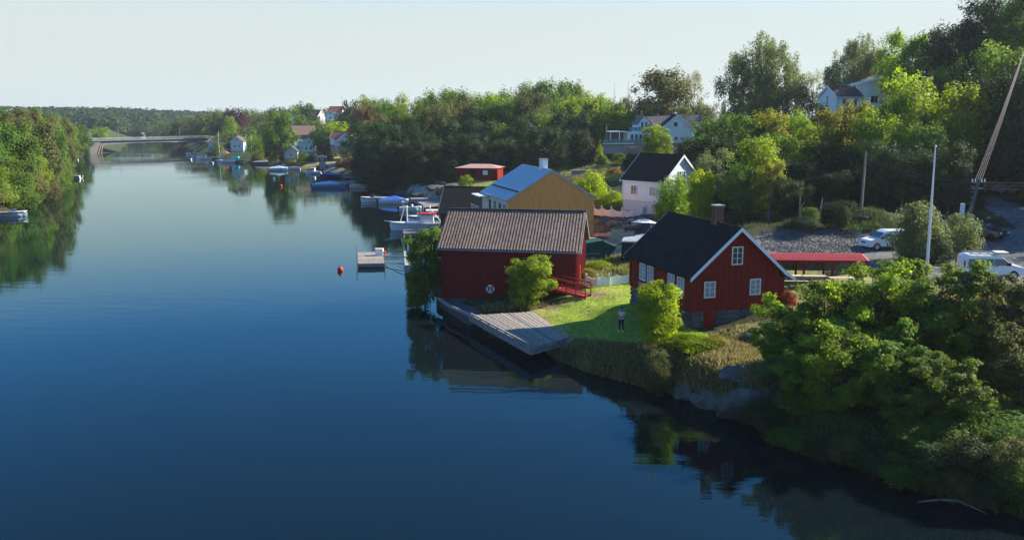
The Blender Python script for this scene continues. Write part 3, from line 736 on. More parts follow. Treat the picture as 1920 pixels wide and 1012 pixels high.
# old mooring timbers and stone edge along the boathouse front
t = thing('mooring_timber', 'grey mooring log running from boathouse corner to the plank quay', 'log', (0, 0, 0))
obj('log', MB().tube([P(822, 560, .95), P(845, 575, 1.0), P(884, 592, 1.0)], .17, 8), greywood, t)
for q in ((824, 556, .8), (850, 570, .8), (880, 590, .8)):
    p = P(*q); obj('pile', MB().tube([(p[0], p[1], .9), (p[0], p[1], -1.2)], .12, 7), greywood, t)
q = [P(818, 558, .72), P(834, 556, .8), P(905, 583, .95), P(880, 592, .85)]
t = obj('stone_sill', MB().slab(q, 1.4), stone); tag(t, 'low grey stone sill along the foot of the dark red boathouse', 'stone edge')

# ------------------------------------------------------------------ larch-clad new house with blue metal roof
OW, OL = 10.9, 12.6; OH, ORI = 5.35, 3.3
t = thing('larch_house', 'new house clad in orange brown larch boards with blue metal roof behind the boathouse', 'house', (-.45, 100.3, 2.3), R(16))
gable_house(t, OW, OL, OH, ORI, orangewood, bluemetal, ov=.22, gov=.12, base=1.5, barge=.10, rt=.16, trim=metalgrey)
m = MB(); n = 62
for i in range(n):
    u0 = i * OW / n + .01; u1 = (i + 1) * OW / n - .012
    zt = [OH + ORI * (1 - abs(x - OW / 2) / (OW / 2)) - .03 for x in (u0, u1)]
    m.prism([(u0, 0), (u1, 0), (u1, zt[1]), (u0, zt[0])], -.03 - (i % 3) * .006, -.004)
obj('cladding', m, orangewood, t, kind='stuff')
obj('belt_joint', MB().box(0, OW, -.055, -.045, 2.38, 2.41), simple('dark_joint', (.12, .06, .03)), t)
k = ORI / (OW / 2)
m = MB()
for s in (-1, 1):
    for i in range(1, 24):
        y = -.12 + i * (OL + .24) / 24; m.beam((OW / 2, y, OH + ORI + .18), (OW / 2 + s * (OW / 2 + .2), y, OH - k * .2 + .18), .03, .035)
obj('roof_seams', m, bluemetal, t, kind='stuff')
obj('snow_guard', MB().box(1.15, 1.3, -.1, OL - .8, OH + k * 1.2 + .17, OH + k * 1.2 + .30), darkroof, t)
chimney(t, OW / 2 + .1, 3.6, OH + ORI - .3, OH + ORI + 1.25, .85, .85, whitep, metalgrey)
for u in (1.4, 3.6, 5.9, 8.4):
    window(t, OW, OL, 'left', OL - u, 3.6, .95, 2.1, 1, 1, frame=darkroof)
obj('corner_panel', MB().box(-.05, -.01, .15, OL - .1, 2.0, OH - .2), cream, t)
obj('balcony_slab', MB().box(-1.6, -.06, OL - 4.2, OL, 2.6, 2.75), whitep, t)
for i in range(6): obj('baluster', MB().box(-1.6, -1.55, OL - 4.2 + i * .82, OL - 4.13 + i * .82, 2.76, 3.75), whitep, t)
obj('handrail', MB().box(-1.62, -1.53, OL - 4.2, OL, 3.76, 3.82), whitep, t)
obj('roof_soffit', MB().box(-1.5, -.25, OL - 4.0, OL, 5.0, 5.15), whitep, t)
# lumber ledge at foot of house
t = thing('lumber_pile', 'pale sawn boards stacked on trestles at the foot of the larch house', 'lumber', (6.1, 98.4, hz(6.1, 98.4)), R(14))
for i in range(7): obj('board', MB().box(-.2 + rnd.uniform(-.2, .2), 4.2 + rnd.uniform(-.3, .3), i % 4 * .3, i % 4 * .3 + .26, .5 + i // 4 * .09, .57 + i // 4 * .09), newwood, t)
for x in (.4, 3.6): obj('trestle', MB().box(x, x + .12, 0, 1.15, 0, .495), newwood, t)

# dark-roofed shed left of the larch house
t = thing('tarred_shed', 'shed with plain dark pitched roof half hidden behind the boathouse roof', 'shed', (-9.3, 118, 2.0), R(-84))
# ridge runs along x here: rotate so that the slope faces the viewer
t.location = (-9.0, 124.5, 2.0); t.rotation_euler = (0, 0, R(-98))
gable_house(t, 7.0, 7.2, 2.6, 2.9, reddark, browntile if False else darkroof, trim=metalgrey, ov=.3, gov=.25, base=1)
window(t, 7, 7.2, 'front', 3.5, 1.5, .8, .9)

# red flat shed by the wood
t = thing('red_shed', 'low dark red shed with faded pink sheet roof on the small lawn', 'shed', (-8.4, 176.5, 4.3), R(-8))
a0 = Q(857, 337, 172)
t.location = (a0[0], 172, a0[2]); t.rotation_euler = (0, 0, R(-12))
obj('wall', MB().box(0, 8.4, 0, 5.2, 0, 2.4), redwall, t)
m = MB()
for f in range(30): m.box(f * .28 + .02, f * .28 + .08, -.04, -.002, 0, 2.38)
obj('siding', m, redwall, t, kind='stuff')
obj('roof', MB().add([(-.4, -.5, 2.42), (8.8, -.5, 2.42), (8.8, 5.7, 2.42), (-.4, 5.7, 2.42), (2.2, 2.5, 3.1), (6.2, 2.5, 3.1)], [(0, 1, 5, 4), (1, 2, 5), (2, 3, 4, 5), (3, 0, 4), (0, 3, 2, 1)]), pinktin, t)
window(t, 8.4, 5.2, 'front', 5.9, 1.5, 1.0, .9, 1, 1, pane=whitep); door(t, 8.4, 5.2, 'front', 3.2, 1.05, .9, 2.0, darkroof)
obj('gutter', MB().tube([(-.42, -.52, 2.38), (8.8, -.52, 2.38)], .05), metalgrey, t)

# ------------------------------------------------------------------ white cottage with dark roof (middle right)
t = thing('white_cottage', 'white wooden cottage with dark roof and pale blue basement behind the wavy white fence', 'house', (19.2, 107.6, 6.6), R(40))
gable_house(t, 7.2, 6.9, 2.75, 3.1, whitewall, darkroof, ov=.3, gov=.3, base=2.6, basem=bluegrey)
m = MB()
for i in range(18): m.box(-.03, -.003, 0, 6.9, .02 + i * .15, .05 + i * .15); m.box(0, 7.2, -.03, -.003, .02 + i * .15, .05 + i * .15)
obj('clapboard', m, whitewall, t, kind='stuff')
for u in (2.0, 5.2): window(t, 7.2, 6.9, 'left', 6.9 - u if False else u, 1.35, 1.05, 1.25, 2, 1, pane=curtain if u > 4 else glass)
for u in (1.3, 3.2, 4.0, 6.0): window(t, 7.2, 6.9, 'front', u, 3.5 if 2 < u < 5 else 2.6, .55, .8, 1, 2)
obj('downpipe', MB().tube([(-.12, 6.85, 2.6), (-.12, 6.85, .1)], .04), whitep, t)

# ------------------------------------------------------------------ white villa on the rise
yv = 176
def at(px, py, Y): return Q(px, py, Y)
q = at(1236, 268, yv)
t = thing('white_villa', 'large white villa with grey roofs and terrace on the rise above the cottage', 'house', (q[0] + .4, yv, q[2]), R(6)); t.scale = (.82, .82, .86)
WV, LV, HV, RV = 8.0, 9.0, 3.5, 3.1
gable_house(t, WV, LV, HV, RV, whitewall, darkroof, ov=.3, gov=.3, base=1.2)
for u, z in ((3.6, 4.35), (5.4, .9), (1.8, 1.0), (3.8, 1.0)): window(t, WV, LV, 'front', u, z, .9, .9, 2, 2, frame=darkroof if z > 4 else whitep)
for u in (1.9, 5.9): window(t, WV, LV, 'front', u, 3.8, .4, .4, 1, 1)
# east wing with cross roof
obj('wing_wall', MB().box(WV + .01, WV + 4.0, 2.2, 7.6, -.6, 3.0), whitewall, t)
obj('wing_roof', MB().add([(WV / 2 + .2, 4.9, HV + RV + .05), (WV + 4.3, 4.9, HV + RV + .05), (WV + 4.3, 1.6, 2.75), (WV - .5, 1.6, 2.75), (WV + 4.3, 8.2, 2.75), (WV - .5, 8.2, 2.75)], [(0, 3, 2, 1), (0, 1, 4, 5), (1, 2, 4)]), greyroof, t)
# west gabled block with glazing
obj('west_wall', MB().prism([(-5.6, 0), (-2.4, 0), (-2.4, 4.6), (-4.0, 6.4), (-5.6, 4.6)], 1.5, 7.5), whitewall, t)
for s in (-1, 1): obj('west_roof', MB().slab([(-4.0, 1.2, 6.55), (-4.0 + s * 1.95, 1.2, 4.35), (-4.0 + s * 1.95, 8, 4.35), (-4.0, 8, 6.55)][::s], .1), greyroof, t)
obj('link_roof', MB().slab([(-3.6, 4.4, 6.2), (3.9, 4.4, 6.5), (3.9, 1.0, 3.9), (-3.6, 1.0, 3.9)], .12), greyroof, t)
obj('link_wall', MB().box(-2.39, -.01, 1.4, 7, 0, 3.8), whitewall, t)
for x in (-4.6, -3.6): window(t, WV, LV, 'front', x, 4.2, .6, 1.5, 1, 2, off=-1.45)
for i in range(3): window(t, WV, LV, 'front', -6.2 + i * 1.1 - 1, 1.1, .8, 1.9, 1, 1, off=-1.2)
obj('terrace_room', MB().box(-8.2, -5.7, 1.3, 6, 0, 2.6), whitewall, t)
for i in range(3): obj('balcony_pane', MB().box(-8 + i * 1.1, -7.0 + i * 1.1, 1.0, 1.03, 2.8, 3.7), simple('green_glass', (.10, .32, .33), .1), t)
obj('carport_roof', MB().box(-13.0, -8.3, .6, 5.2, 2.5, 2.75), whitep, t)
for x in (-12.9, -10.6, -8.5): obj('carport_post', MB().box(x, x + .18, .7, .88, 0, 2.49), whitep, t)
obj('carport_back_wall', MB().box(-12.9, -8.4, 5.0, 5.2, 0, 2.49), simple('grey_board', (.22, .20, .19)), t)
t = thing('terrace', 'grey terrace deck with glass railing in front of the white villa', 'terrace', (q[0] + .4, yv, q[2]), R(6)); t.scale = (.82, .82, .8)
obj('deck', MB().box(-15.5, -.6, -3.2, 1.2, -.35, -.1), greywood, t)
obj('retaining_wall', MB().box(-15.4, -.7, -3.0, -2.7, -2.6, -.36), concrete, t)
for i in range(16):
    x = -15.4 + i * .98; obj('railing_post', MB().box(x, x + .07, -3.17, -3.1, -.099, .95), metalgrey, t)
for i in range(15):
    x = -15.32 + i * .98; obj('railing_pane', MB().box(x, x + .88, -3.14, -3.12, 0, .85), simple('green_glass', (.10, .32, .33), .1), t)
obj('handrail', MB().box(-15.4, -.7, -3.18, -3.09, .951, 1.0), metalgrey, t)
obj('stairs', MB().box(-9.5, -8, -5.5, -3.21, -1.7, -.9), greywood, t)

# ------------------------------------------------------------------ hilltop house
q = at(1547, 203, 136)
t = thing('hilltop_house', 'white house with ribbed brown tile roof high on the wooded slope, top right', 'house', (q[0], 136, q[2]), R(62))
gable_house(t, 4.4, 5.6, 3.0, 1.7, whitewall, browntile, ov=.3, gov=.25, base=2.5)
m = MB()
for s in (-1, 1):
    for i in range(1, 20):
        y = -.25 + i * 6.1 / 20; m.beam((2.2, y, 4.9), (2.2 + s * 2.5, y, 4.85 - 1.7 / 2.2 * 2.5 + .12), .09, .07)
obj('tile_ribs', m, browntile, t, kind='stuff')
t.rotation_euler = (0, 0, R(-70)); t.location = (q[0] - .1, 138.6, q[2] - .9); t.scale = (.9, .9, .92)
window(t, 4.4, 7.2, 'front', 2.2, 1.9, .5, 2.4, 1, 2); window(t, 4.4, 7.2, 'right', 1.9, 2.0, 1.2, 1.2, 2, 1); window(t, 4.4, 7.2, 'right', 4.0, 2.0, 1.0, 1.2, 2, 1)
q = at(1590, 205, 142)
t = thing('white_annex', 'white modern annex with sloping roof edge behind the yellow tree, top right', 'house', (q[0], 142, q[2]), R(10))
obj('wall', MB().prism([(0, -2), (6.5, -2), (6.5, 5.2), (0, 3.6)], 0, 6), whitewall, t)
obj('roof', MB().slab([(-.4, -.4, 3.75), (6.9, -.4, 5.55), (6.9, 6.4, 5.55), (-.4, 6.4, 3.75)], .28), whitep, t)
window(t, 6.5, 6, 'front', 2.0, 1.4, 1.4, 1.2, 2, 1); window(t, 6.5, 6, 'front', 4.6, 1.6, 1.4, 1.2, 2, 1)
q = at(1535, 240, 128)
t = thing('terrace_wall', 'dark stone retaining wall with white railing below the hilltop house', 'wall', (q[0], 128, q[2] - 2.2), R(0))
obj('stone_wall', MB().box(0, 5.0, 0, .6, -2, 2.2), stone, t)
for i in range(5): obj('railing_post', MB().box(i * .8, i * .8 + .06, .1, .16, 2.201, 3.2), whitep, t)
for z in (2.6, 3.15): obj('rail', MB().box(0, 3.4, .05, .09, z, z + .06), whitep, t)
# ------------------------------------------------------------------ trees
SHADE = {'dark': 'dark green', 'mid': 'green', 'bright': 'bright green', 'yellow': 'yellow green', 'lime': 'lime green', 'olive': 'olive', 'brown': 'brown', 'purple': 'purple', 'grey': 'grey green', 'pale': 'pale', 'red': 'reddish'}
def near_what(px, marks):
    return min(marks, key=lambda m: abs(m[0] - px))[1]
def leaf_quads(cen, nrm, size, rs, asp=.62):
    """rhombic leaves: centre, facing, length"""
    n = len(cen)
    t = rs.normal(size=(n, 3)); t -= (t * nrm).sum(1, keepdims=True) * nrm; t /= np.linalg.norm(t, axis=1, keepdims=True) + 1e-9
    b = np.cross(nrm, t)
    L = size[:, None] * .5; Wd = L * asp
    fold = nrm * (L * .25)
    v = np.stack([cen - t * L, cen + b * Wd + fold, cen + t * L, cen - b * Wd + fold], 1)
    return v.reshape(-1, 3)
def crown(name, seed, shape, nclump, nleaf, leaf, rc=(.09, .16), wr=.40, zlo=.18, droop=0, inner=.12, vz=.72, fuzzy=False, limbs=24, asp=.62):
    """unit tree (height 1). returns crown mesh and clump centres"""
    rs = np.random.RandomState(seed)
    prof = {'round': lambda z: np.sqrt(np.clip(1 - ((z - .55) / .47) ** 2, 0, 1)),
            'oval': lambda z: np.sqrt(np.clip(1 - ((z - .5) / .52) ** 2, 0, 1)) * (1 - .25 * z),
            'cone': lambda z: np.clip((1.0 - z) * 1.15, 0.03, 1) * np.clip((z - .06) * 12, 0, 1),
            'broad': lambda z: np.clip(1 - np.abs((z - .62) / .42) ** 2.6, 0, 1) ** .5,
            'bush': lambda z: np.sqrt(np.clip(1 - (z * .97) ** 2.2, 0, 1)),
            'birch': lambda z: np.clip(1.02 - z ** 3.2, 0, 1) ** .62 * (.8 + .2 * np.sin(z * 3)),
            'column': lambda z: np.sqrt(np.clip(1 - ((z - .5) / .53) ** 4, 0, 1)) * .9}[shape]
    zs = rs.uniform(zlo, .97, nclump * 3); pr = prof(zs)
    keep = rs.rand(len(zs)) < pr / pr.max(); zs = zs[keep][:nclump]; pr = pr[keep][:nclump]
    m = len(zs)
    ang = np.arange(m) * 2.39996 + rs.rand(m) * .8
    lob = 1 + .20 * np.sin(ang * 2 + seed) + .13 * np.sin(ang * 3 + seed * 1.7 + zs * 6)
    rad = pr * wr * lob * np.where(rs.rand(m) < .25, rs.uniform(.2, .7, m), rs.uniform(.72, 1.02, m))
    cc = np.stack([np.cos(ang) * rad, np.sin(ang) * rad, zs], 1)
    cr = rs.uniform(rc[0], rc[1], m) * (.75 + .5 * (pr > .5))
    if fuzzy:                                   # foliage carried on separate limbs, with gaps between them
        nl = limbs; lz = np.linspace(max(zlo, .12) + .08, .95, nl) + rs.uniform(-.04, .04, nl); la = np.arange(nl) * 2.39996 + rs.uniform(-.5, .5, nl)
        lp = np.clip({'round': np.sqrt(np.clip(1 - ((lz - .55) / .5) ** 2, 0, 1)), 'broad': np.clip(1 - np.abs((lz - .6) / .45) ** 2.6, 0, 1) ** .5, 'oval': np.sqrt(np.clip(1 - ((lz - .5) / .54) ** 2, 0, 1)) * .9}[shape], .12, 1)
        lr = lp * wr * rs.uniform(.62, 1.12, nl)
        le = np.stack([np.cos(la) * lr, np.sin(la) * lr, lz], 1); lo = np.stack([np.zeros(nl), np.zeros(nl), np.clip(lz - .22, .1, 1)], 1)
        wl_ = rs.choice(nl, m, p=(.35 + lp) / (.35 + lp).sum()); tt = rs.beta(2.2, 1.0, m)[:, None]
        cc = lo[wl_] * (1 - tt) + le[wl_] * tt + rs.normal(size=(m, 3)) * np.array([.035, .035, .03]); cc[:, 2] = np.clip(cc[:, 2], .06, .97)
    if shape == 'cone': cr *= np.clip(1.2 - zs, .25, 1)
    # leaves
    k = rs.choice(m, nleaf, p=(cr ** 2) / (cr ** 2).sum())
    d = rs.normal(size=(nleaf, 3)); d /= np.linalg.norm(d, axis=1, keepdims=True)
    rr = rs.rand(nleaf) ** .38 if not fuzzy else rs.rand(nleaf) ** .55 * 1.15
    ani = rs.uniform(.65, 1.45, (m, 3)) if fuzzy else np.ones((m, 3))
    off = d * (rr * cr[k])[:, None] * ani[k]
    off[:, 2] *= vz
    if droop:
        off[:, 2] = off[:, 2] * .6 - np.abs(rs.rand(nleaf)) ** 1.2 * droop * (.5 + zs[k])
        off[:, :2] *= .55
    cen = cc[k] + off
    rxy = np.hypot(cen[:, 0], cen[:, 1])
    cen[:, 2] = np.maximum(cen[:, 2], .01)
    # radial outward + up + clump normal + noise
    ax_ = np.stack([cen[:, 0], cen[:, 1], cen[:, 2] - .45], 1); ax_ /= np.linalg.norm(ax_, axis=1, keepdims=True) + 1e-9
    nr = d * .7 + ax_ * .5 + np.array([0, 0, .35]) + rs.normal(size=(nleaf, 3)) * .45
    if droop: nr[:, 2] *= .3
    nr /= np.linalg.norm(nr, axis=1, keepdims=True)
    size = leaf * rs.uniform(.65, 1.35, nleaf)
    # stray twigs past the outline
    st = rs.rand(nleaf) < .05
    cen[st] += (d[st] * np.array([1, 1, .8])) * (cr[k][st] * .55)[:, None]
    tint = np.clip(rs.rand(m)[k] * .55 + rs.rand(nleaf) * .45, 0, 1)
    v = leaf_quads(cen, nr, size, rs, asp); q = np.arange(nleaf * 4).reshape(-1, 4)
    me = np_mesh('crown', v, q)
    a = me.attributes.new('tint', 'FLOAT', 'FACE'); a.data.foreach_set('value', tint.astype(np.float32))
    me.materials.append(LEAF['mid'])
    return me, cc, cr
def wood(seed, cc, tr=.018, top=.85, nlimb=12, stems=1, matr=bark, nseg=6):
    r = random.Random(seed); m = MB()
    order = sorted(range(len(cc)), key=lambda i: -np.hypot(cc[i][0], cc[i][1]))[:nlimb * 2:2] + list(range(0, len(cc), max(1, len(cc) // nlimb)))
    for s in range(stems):
        bx = (r.uniform(-.05, .05), r.uniform(-.05, .05)) if stems > 1 else (0, 0)
        tx = (r.uniform(-.16, .16), r.uniform(-.16, .16)) if stems > 1 else (r.uniform(-.03, .03), r.uniform(-.03, .03))
        pts = []; n = 6
        for i in range(n + 1):
            u = i / n; pts.append((bx[0] * (1 - u) + tx[0] * u + r.uniform(-.008, .008), bx[1] * (1 - u) + tx[1] * u + r.uniform(-.008, .008), -.03 + u * (top + .03)))
        m.tube(pts, [tr * (1.25 - u / n * 1.05) for u in range(n + 1)], nseg)
        for j in order[s::stems]:
            c = cc[j]; z0 = max(.12, c[2] * r.uniform(.45, .75)); u = min(.95, z0 / top)
            p0 = Vector((bx[0] * (1 - u) + tx[0] * u, bx[1] * (1 - u) + tx[1] * u, z0)); p2 = Vector(c)
            p1 = p0.lerp(p2, .5) + Vector((r.uniform(-.02, .02), r.uniform(-.02, .02), -.02 - .03 * r.random()))
            m.tube([p0, p1, p2], [tr * .5 * (1.2 - u * .7), tr * .3, tr * .08], 4, cap=False)
    return m.mesh('trunk', matr, fix=False)
PROTO = {}
def proto(kind, variants):
    L = []
    for args in variants:
        seed = args.pop('seed'); wd = args.pop('wood', {})
        me, cc, cr = crown(kind, seed, **args)
        L.append((me, wood(seed, cc, **wd)))
    PROTO[kind] = L
proto('mid', [dict(seed=s, shape=sh, nclump=150, nleaf=13500, leaf=.032, limbs=30, rc=(.05, .095), wr=.40, fuzzy=True, vz=.85, wood=dict(tr=.016)) for s, sh in ((11, 'round'), (12, 'broad'), (13, 'oval'), (14, 'round'), (15, 'oval'))])
proto('far', [dict(seed=s, shape=sh, nclump=46, nleaf=2200, leaf=.062, rc=(.10, .17), wr=.40, zlo=.1, wood=dict(tr=.018, nlimb=5, nseg=4)) for s, sh in ((21, 'round'), (22, 'broad'), (23, 'oval'))])
proto('near', [dict(seed=s, shape=sh, nclump=190, nleaf=27000, leaf=.027, limbs=22, rc=(.035, .075), wr=.43, zlo=.08, asp=.72, vz=.6, fuzzy=True, wood=dict(tr=.014, stems=3, nlimb=36)) for s, sh in ((31, 'round'), (32, 'broad'), (33, 'oval'))])
proto('bush', [dict(seed=s, shape='bush', nclump=70, nleaf=9000, leaf=.05, rc=(.12, .2), wr=.5, zlo=.05, wood=dict(tr=.014, stems=3, top=.7, nlimb=8)) for s in (41, 42, 43)])
proto('sapling', [dict(seed=s, shape='column', nclump=95, nleaf=15000, leaf=.034, rc=(.06, .11), wr=.36, zlo=.08, wood=dict(tr=.012, stems=2)) for s in (51, 52)])
proto('birch', [dict(seed=61, shape='birch', nclump=300, nleaf=60000, leaf=.017, rc=(.05, .085), wr=.42, zlo=.08, droop=.13, asp=.55, wood=dict(tr=.016, nlimb=26, matr=barkpale))])
proto('airy', [dict(seed=s, shape='round', nclump=80, nleaf=5200, leaf=.026, rc=(.05, .10), wr=.40, zlo=.2, wood=dict(tr=.013, nlimb=20)) for s in (71, 72)])
proto('conifer', [dict(seed=81, shape='cone', nclump=120, nleaf=7000, leaf=.03, rc=(.05, .10), wr=.30, zlo=.05, asp=.4, wood=dict(tr=.016, top=.97))])
WN = {'round': .84}
tcount = 0
def tree(kind, px, top, Y, wpx, leaf, label, group=None, name='tree', h=None, x=None, gz=None, yaw=None, sink=0):
    """a tree at depth Y seen in the photo at column px with its top at row top"""
    global tcount; tcount += 1
    X, _, zt = Q(px, top, Y)
    if x is not None: X = x
    g = hz(X, Y) if gz is None else gz
    g = max(g, -.1)
    H = h or max(zt - g, 1.0)
    V = PROTO[kind]; me, wo = V[tcount % len(V)]
    W_ = wpx * Y / F * 1.02
    if kind == 'near': W_ = min(W_, H * 1.15)
    wn = {'mid': .92, 'far': .98, 'near': .98, 'bush': 1.18, 'sapling': .82, 'birch': .95, 'airy': .88, 'conifer': .62}[kind]
    t = thing(name, label, 'bush' if kind == 'bush' else 'tree', (X, Y, g - sink), rnd.uniform(0, 6.28) if yaw is None else yaw, group)
    sx = W_ / wn
    t.scale = (sx, sx * rnd.uniform(.92, 1.08), H)
    c = bpy.data.objects.new('crown', me); COL.objects.link(c); c.parent = t
    c.material_slots[0].link = 'OBJECT'; c.material_slots[0].material = LEAF[leaf]
    o = bpy.data.objects.new('trunk', wo); COL.objects.link(o); o.parent = t
    return t
g = 'alders on the near bank'
for px, top, Y, w_, lf, lab in ((1478, 560, 48.5, 170, 'bright', 'leafy alder nearest the farmhouse gable, leftmost of the big alders on the near bank'), (1562, 528, 47.5, 200, 'mid', 'tall alder in front of the picnic shelter, second big alder from the farmhouse'),
                                (1655, 490, 47, 220, 'bright', 'tall bright topped alder just left of the flagpole foot'), (1750, 484, 47, 220, 'mid', 'tall alder directly below the flagpole, in front of the parking area'),
                                (1815, 560, 46, 170, 'bright', 'alder between the flagpole tree and the olive tree at the right edge'), (1530, 625, 44.8, 190, 'mid', 'lower alder hanging over the dark water, left of the bank'),
                                (1635, 600, 43.5, 190, 'mid', 'broad alder hanging over the water at the foot of the near bank'), (1720, 640, 42, 200, 'mid', 'alder closest to the water in the middle of the near bank'), (1575, 600, 43.0, 180, 'bright', 'alder with crown dipping to the water left of the bank corner'), (1695, 655, 41.2, 180, 'mid', 'broad low alder crown closest to the water'), (1780, 665, 40.3, 200, 'mid', 'alder crown above the driftwood at the water'), (1500, 665, 44.6, 150, 'bright', 'leafy alder over the rock edge beside the water'),
                                (1450, 655, 47.8, 110, 'bright', 'slim outer alder nearest the grey rock outcrop')):
    tree('near', px, top, Y, w_, lf, lab, g)
tree('bush', 1440, 735, 47.3, 75, 'grey', 'pale green bush on the rocks at the waterline', 'bank shrubs', name='bush')
tree('bush', 1500, 800, 43.8, 90, 'mid', 'green low bush at the waterline under the alders', 'bank shrubs', name='bush')
tree('near', 1885, 498, 45.5, 160, 'olive', 'olive brown seeding tree in front of the white van, right edge', g)
tree('near', 1925, 610, 42.0, 180, 'olive', 'olive tree at the right edge below the seeding tree', g)
tree('bush', 1860, 640, 45.5, 110, 'mid', 'round bush under the olive trees at the right edge', 'bank shrubs', name='bush')
tree('bush', 1780, 660, 44.5, 120, 'yellow', 'yellow green bush with dry stems below the flagpole alder', 'bank shrubs', name='bush')
tree('bush', 1870, 765, 40.0, 190, 'mid', 'green shrub mass in the bottom right corner of the bank', 'bank shrubs', name='bush')
tree('bush', 1750, 850, 39.5, 170, 'mid', 'green low shrub by the waterline in the bottom right', 'bank shrubs', name='bush')
tree('bush', 1930, 860, 37.0, 160, 'mid', 'green shrub at the lower right edge near the water', 'bank shrubs', name='bush')
for k_, (px, py) in enumerate(((1440, 800), (1490, 835), (1540, 850), (1590, 865), (1640, 880), (1690, 895), (1740, 905), (1790, 920), (1850, 930), (1905, 935), (1820, 880), (1890, 890))):
    x, y, z = hit1(px, py)
    tree('bush', px, 0, y, rnd.uniform(70, 110), ('dark', 'mid', 'dark', 'olive')[k_ % 4], 'shrub along the waterline under the alders, %s' % ('left end', 'left part', 'left of the middle', 'middle', 'right of the middle', 'right part', 'near the driftwood', 'above the driftwood', 'right of the driftwood', 'at the right edge', 'higher up the bank', 'higher at the right edge')[k_], 'bank shrubs', name='bush', h=rnd.uniform(.9, 1.8), x=x)
# the wooded slope goes on to the right of the picture and shades the parking area
for k_, (X_, Y_, H_) in enumerate(((57, 83, 11), (62, 92, 13), (66, 84, 13), (60, 75, 10), (68, 74, 12), (72, 92, 14), (75, 80, 14), (64, 101, 12), (80, 88, 14), (58, 69, 8), (66, 66, 10), (76, 68, 12), (84, 76, 14), (60, 97, 12))):
    g0 = hz(X_, Y_)
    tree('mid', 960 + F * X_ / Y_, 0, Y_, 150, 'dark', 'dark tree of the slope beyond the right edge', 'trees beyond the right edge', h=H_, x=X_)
# by the houses
tree('sapling', 1238, 533, 54.8, 92, 'lime', 'bright yellow green tree at the corner of the red farmhouse', name='tree')
tree('bush', 1298, 628, 53.2, 95, 'lime', 'low lime green bush at the foot of the bright tree by the cellar door', name='bush')
tree('bush', 1235, 655, 51.6, 60, 'olive', 'thin dull shrub on the dry bank below the bright tree', name='bush')
tree('bush', 1340, 648, 52.5, 50, 'yellow', 'small yellowish bush on the dry slope below the farmhouse gable', name='bush')
tree('sapling', 995, 481, 71.3, 86, 'bright', 'round green tree standing against the dark red boathouse wall', name='tree')
tree('sapling', 797, 424, 76.8, 74, 'mid', 'slim green tree at the left end of the boathouse over the water', name='tree', gz=.2)
tree('bush', 782, 500, 76.0, 40, 'mid', 'bush hanging over the water below the slim tree by the boathouse', name='bush', gz=.1)
tree('bush', 1478, 545, 59.5, 36, 'red', 'small red leaved shrub beside the white door of the farmhouse', name='bush', gz=hz(18.5, 59.5))
tree('bush', 1105, 322, 120, 70, 'lime', 'bright green willow bush behind the larch house gable', name='bush')
tree('bush', 1145, 358, 117, 58, 'lime', 'yellow green round bush above the wavy white fence', name='bush')
tree('bush', 1122, 374, 116, 34, 'yellow', 'small yellow bush at the corner of the larch house', name='bush')
tree('bush', 836, 380, 128, 40, 'olive', 'olive bush on the shore beside the tarred shed', name='bush')
tree('bush', 873, 328, 168, 30, 'bright', 'small bright bush in front of the low red shed', name='bush')
tree('bush', 1123, 492, 82, 50, 'lime', 'weedy green bush below the green container', name='bush')
tree('bush', 1100, 505, 79, 40, 'yellow', 'yellow weedy shrub beside the boathouse gable', name='bush')
tree('bush', 1265, 330, 103.5, 78, 'bright', 'dense round green bush in front of the white cottage gable', name='bush')
tree('sapling', 1318, 322, 99, 62, 'lime', 'thin yellow green tree right of the white cottage', name='tree')
tree('airy', 1345, 278, 108, 84, 'grey', 'greyish green tree with seed heads right of the white cottage', name='tree')
tree('mid', 1418, 258, 99, 120, 'bright', 'bright green tree behind the farmhouse chimney', name='tree')
tree('sapling', 1448, 300, 95, 62, 'yellow', 'tree turning orange yellow beside the bright green tree behind the farmhouse', name='tree')
tree('airy', 1395, 300, 96, 70, 'mid', 'thin leafed tree just behind the farmhouse ridge', name='tree')
tree('sapling', 1232, 234, 165, 62, 'bright', 'bright conical tree in front of the white villa', name='tree')
tree('bush', 1724, 380, 72, 84, 'grey', 'pale silvery bush beside the flagpole on the parking area', name='bush')
tree('bush', 1706, 420, 71.5, 40, 'grey', 'grey green bush hiding the rear of the parked van', name='bush')
tree('bush', 1805, 400, 75, 80, 'grey', 'pale bush at the foot of the tall utility pole', name='bush')
tree('bush', 1755, 440, 71, 70, 'dark', 'dark bush under the flagpole on the parking area', name='bush')
tree('conifer', 1125, 272 - 28, 185, 15, 'bright', 'small clipped conifer left of the villa terrace', name='tree')
tree('birch', 1440, 52, 150, 160, 'grey', 'tall weeping birch against the sky behind the villa', name='birch_tree')
tree('mid', 1245, 131, 208, 150, 'olive', 'broad round tree against the sky behind the white villa', name='tree')
tree('airy', 1303, 133, 210, 50, 'pale', 'pale thin tree against the sky right of the broad tree behind the villa', name='tree')
tree('airy', 1345, 190, 170, 50, 'olive', 'sparse low tree just left of the weeping birch', name='tree')
tree('mid', 1305, 190, 185, 80, 'olive', 'olive tree right behind the grey villa roof', name='tree')
tree('airy', 1528, 130, 152, 60, 'pale', 'pale airy tree right of the weeping birch', name='tree')
tree('birch', 1615, 56, 148, 130, 'grey', 'grey green drooping tree above the hilltop house', name='tree')
tree('mid', 1702, 58, 140, 100, 'bright', 'light green tree against the sky above the yellow tree, top right', name='tree')
tree('mid', 1665, 95, 152, 90, 'olive', 'olive tree right above the white annex', name='tree')
tree('mid', 1790, 40, 136, 120, 'dark', 'dark tree against the sky, second from the top right corner', name='tree')
tree('mid', 1862, -5, 132, 150, 'dark', 'big dark tree against the sky near the top right corner', name='tree')
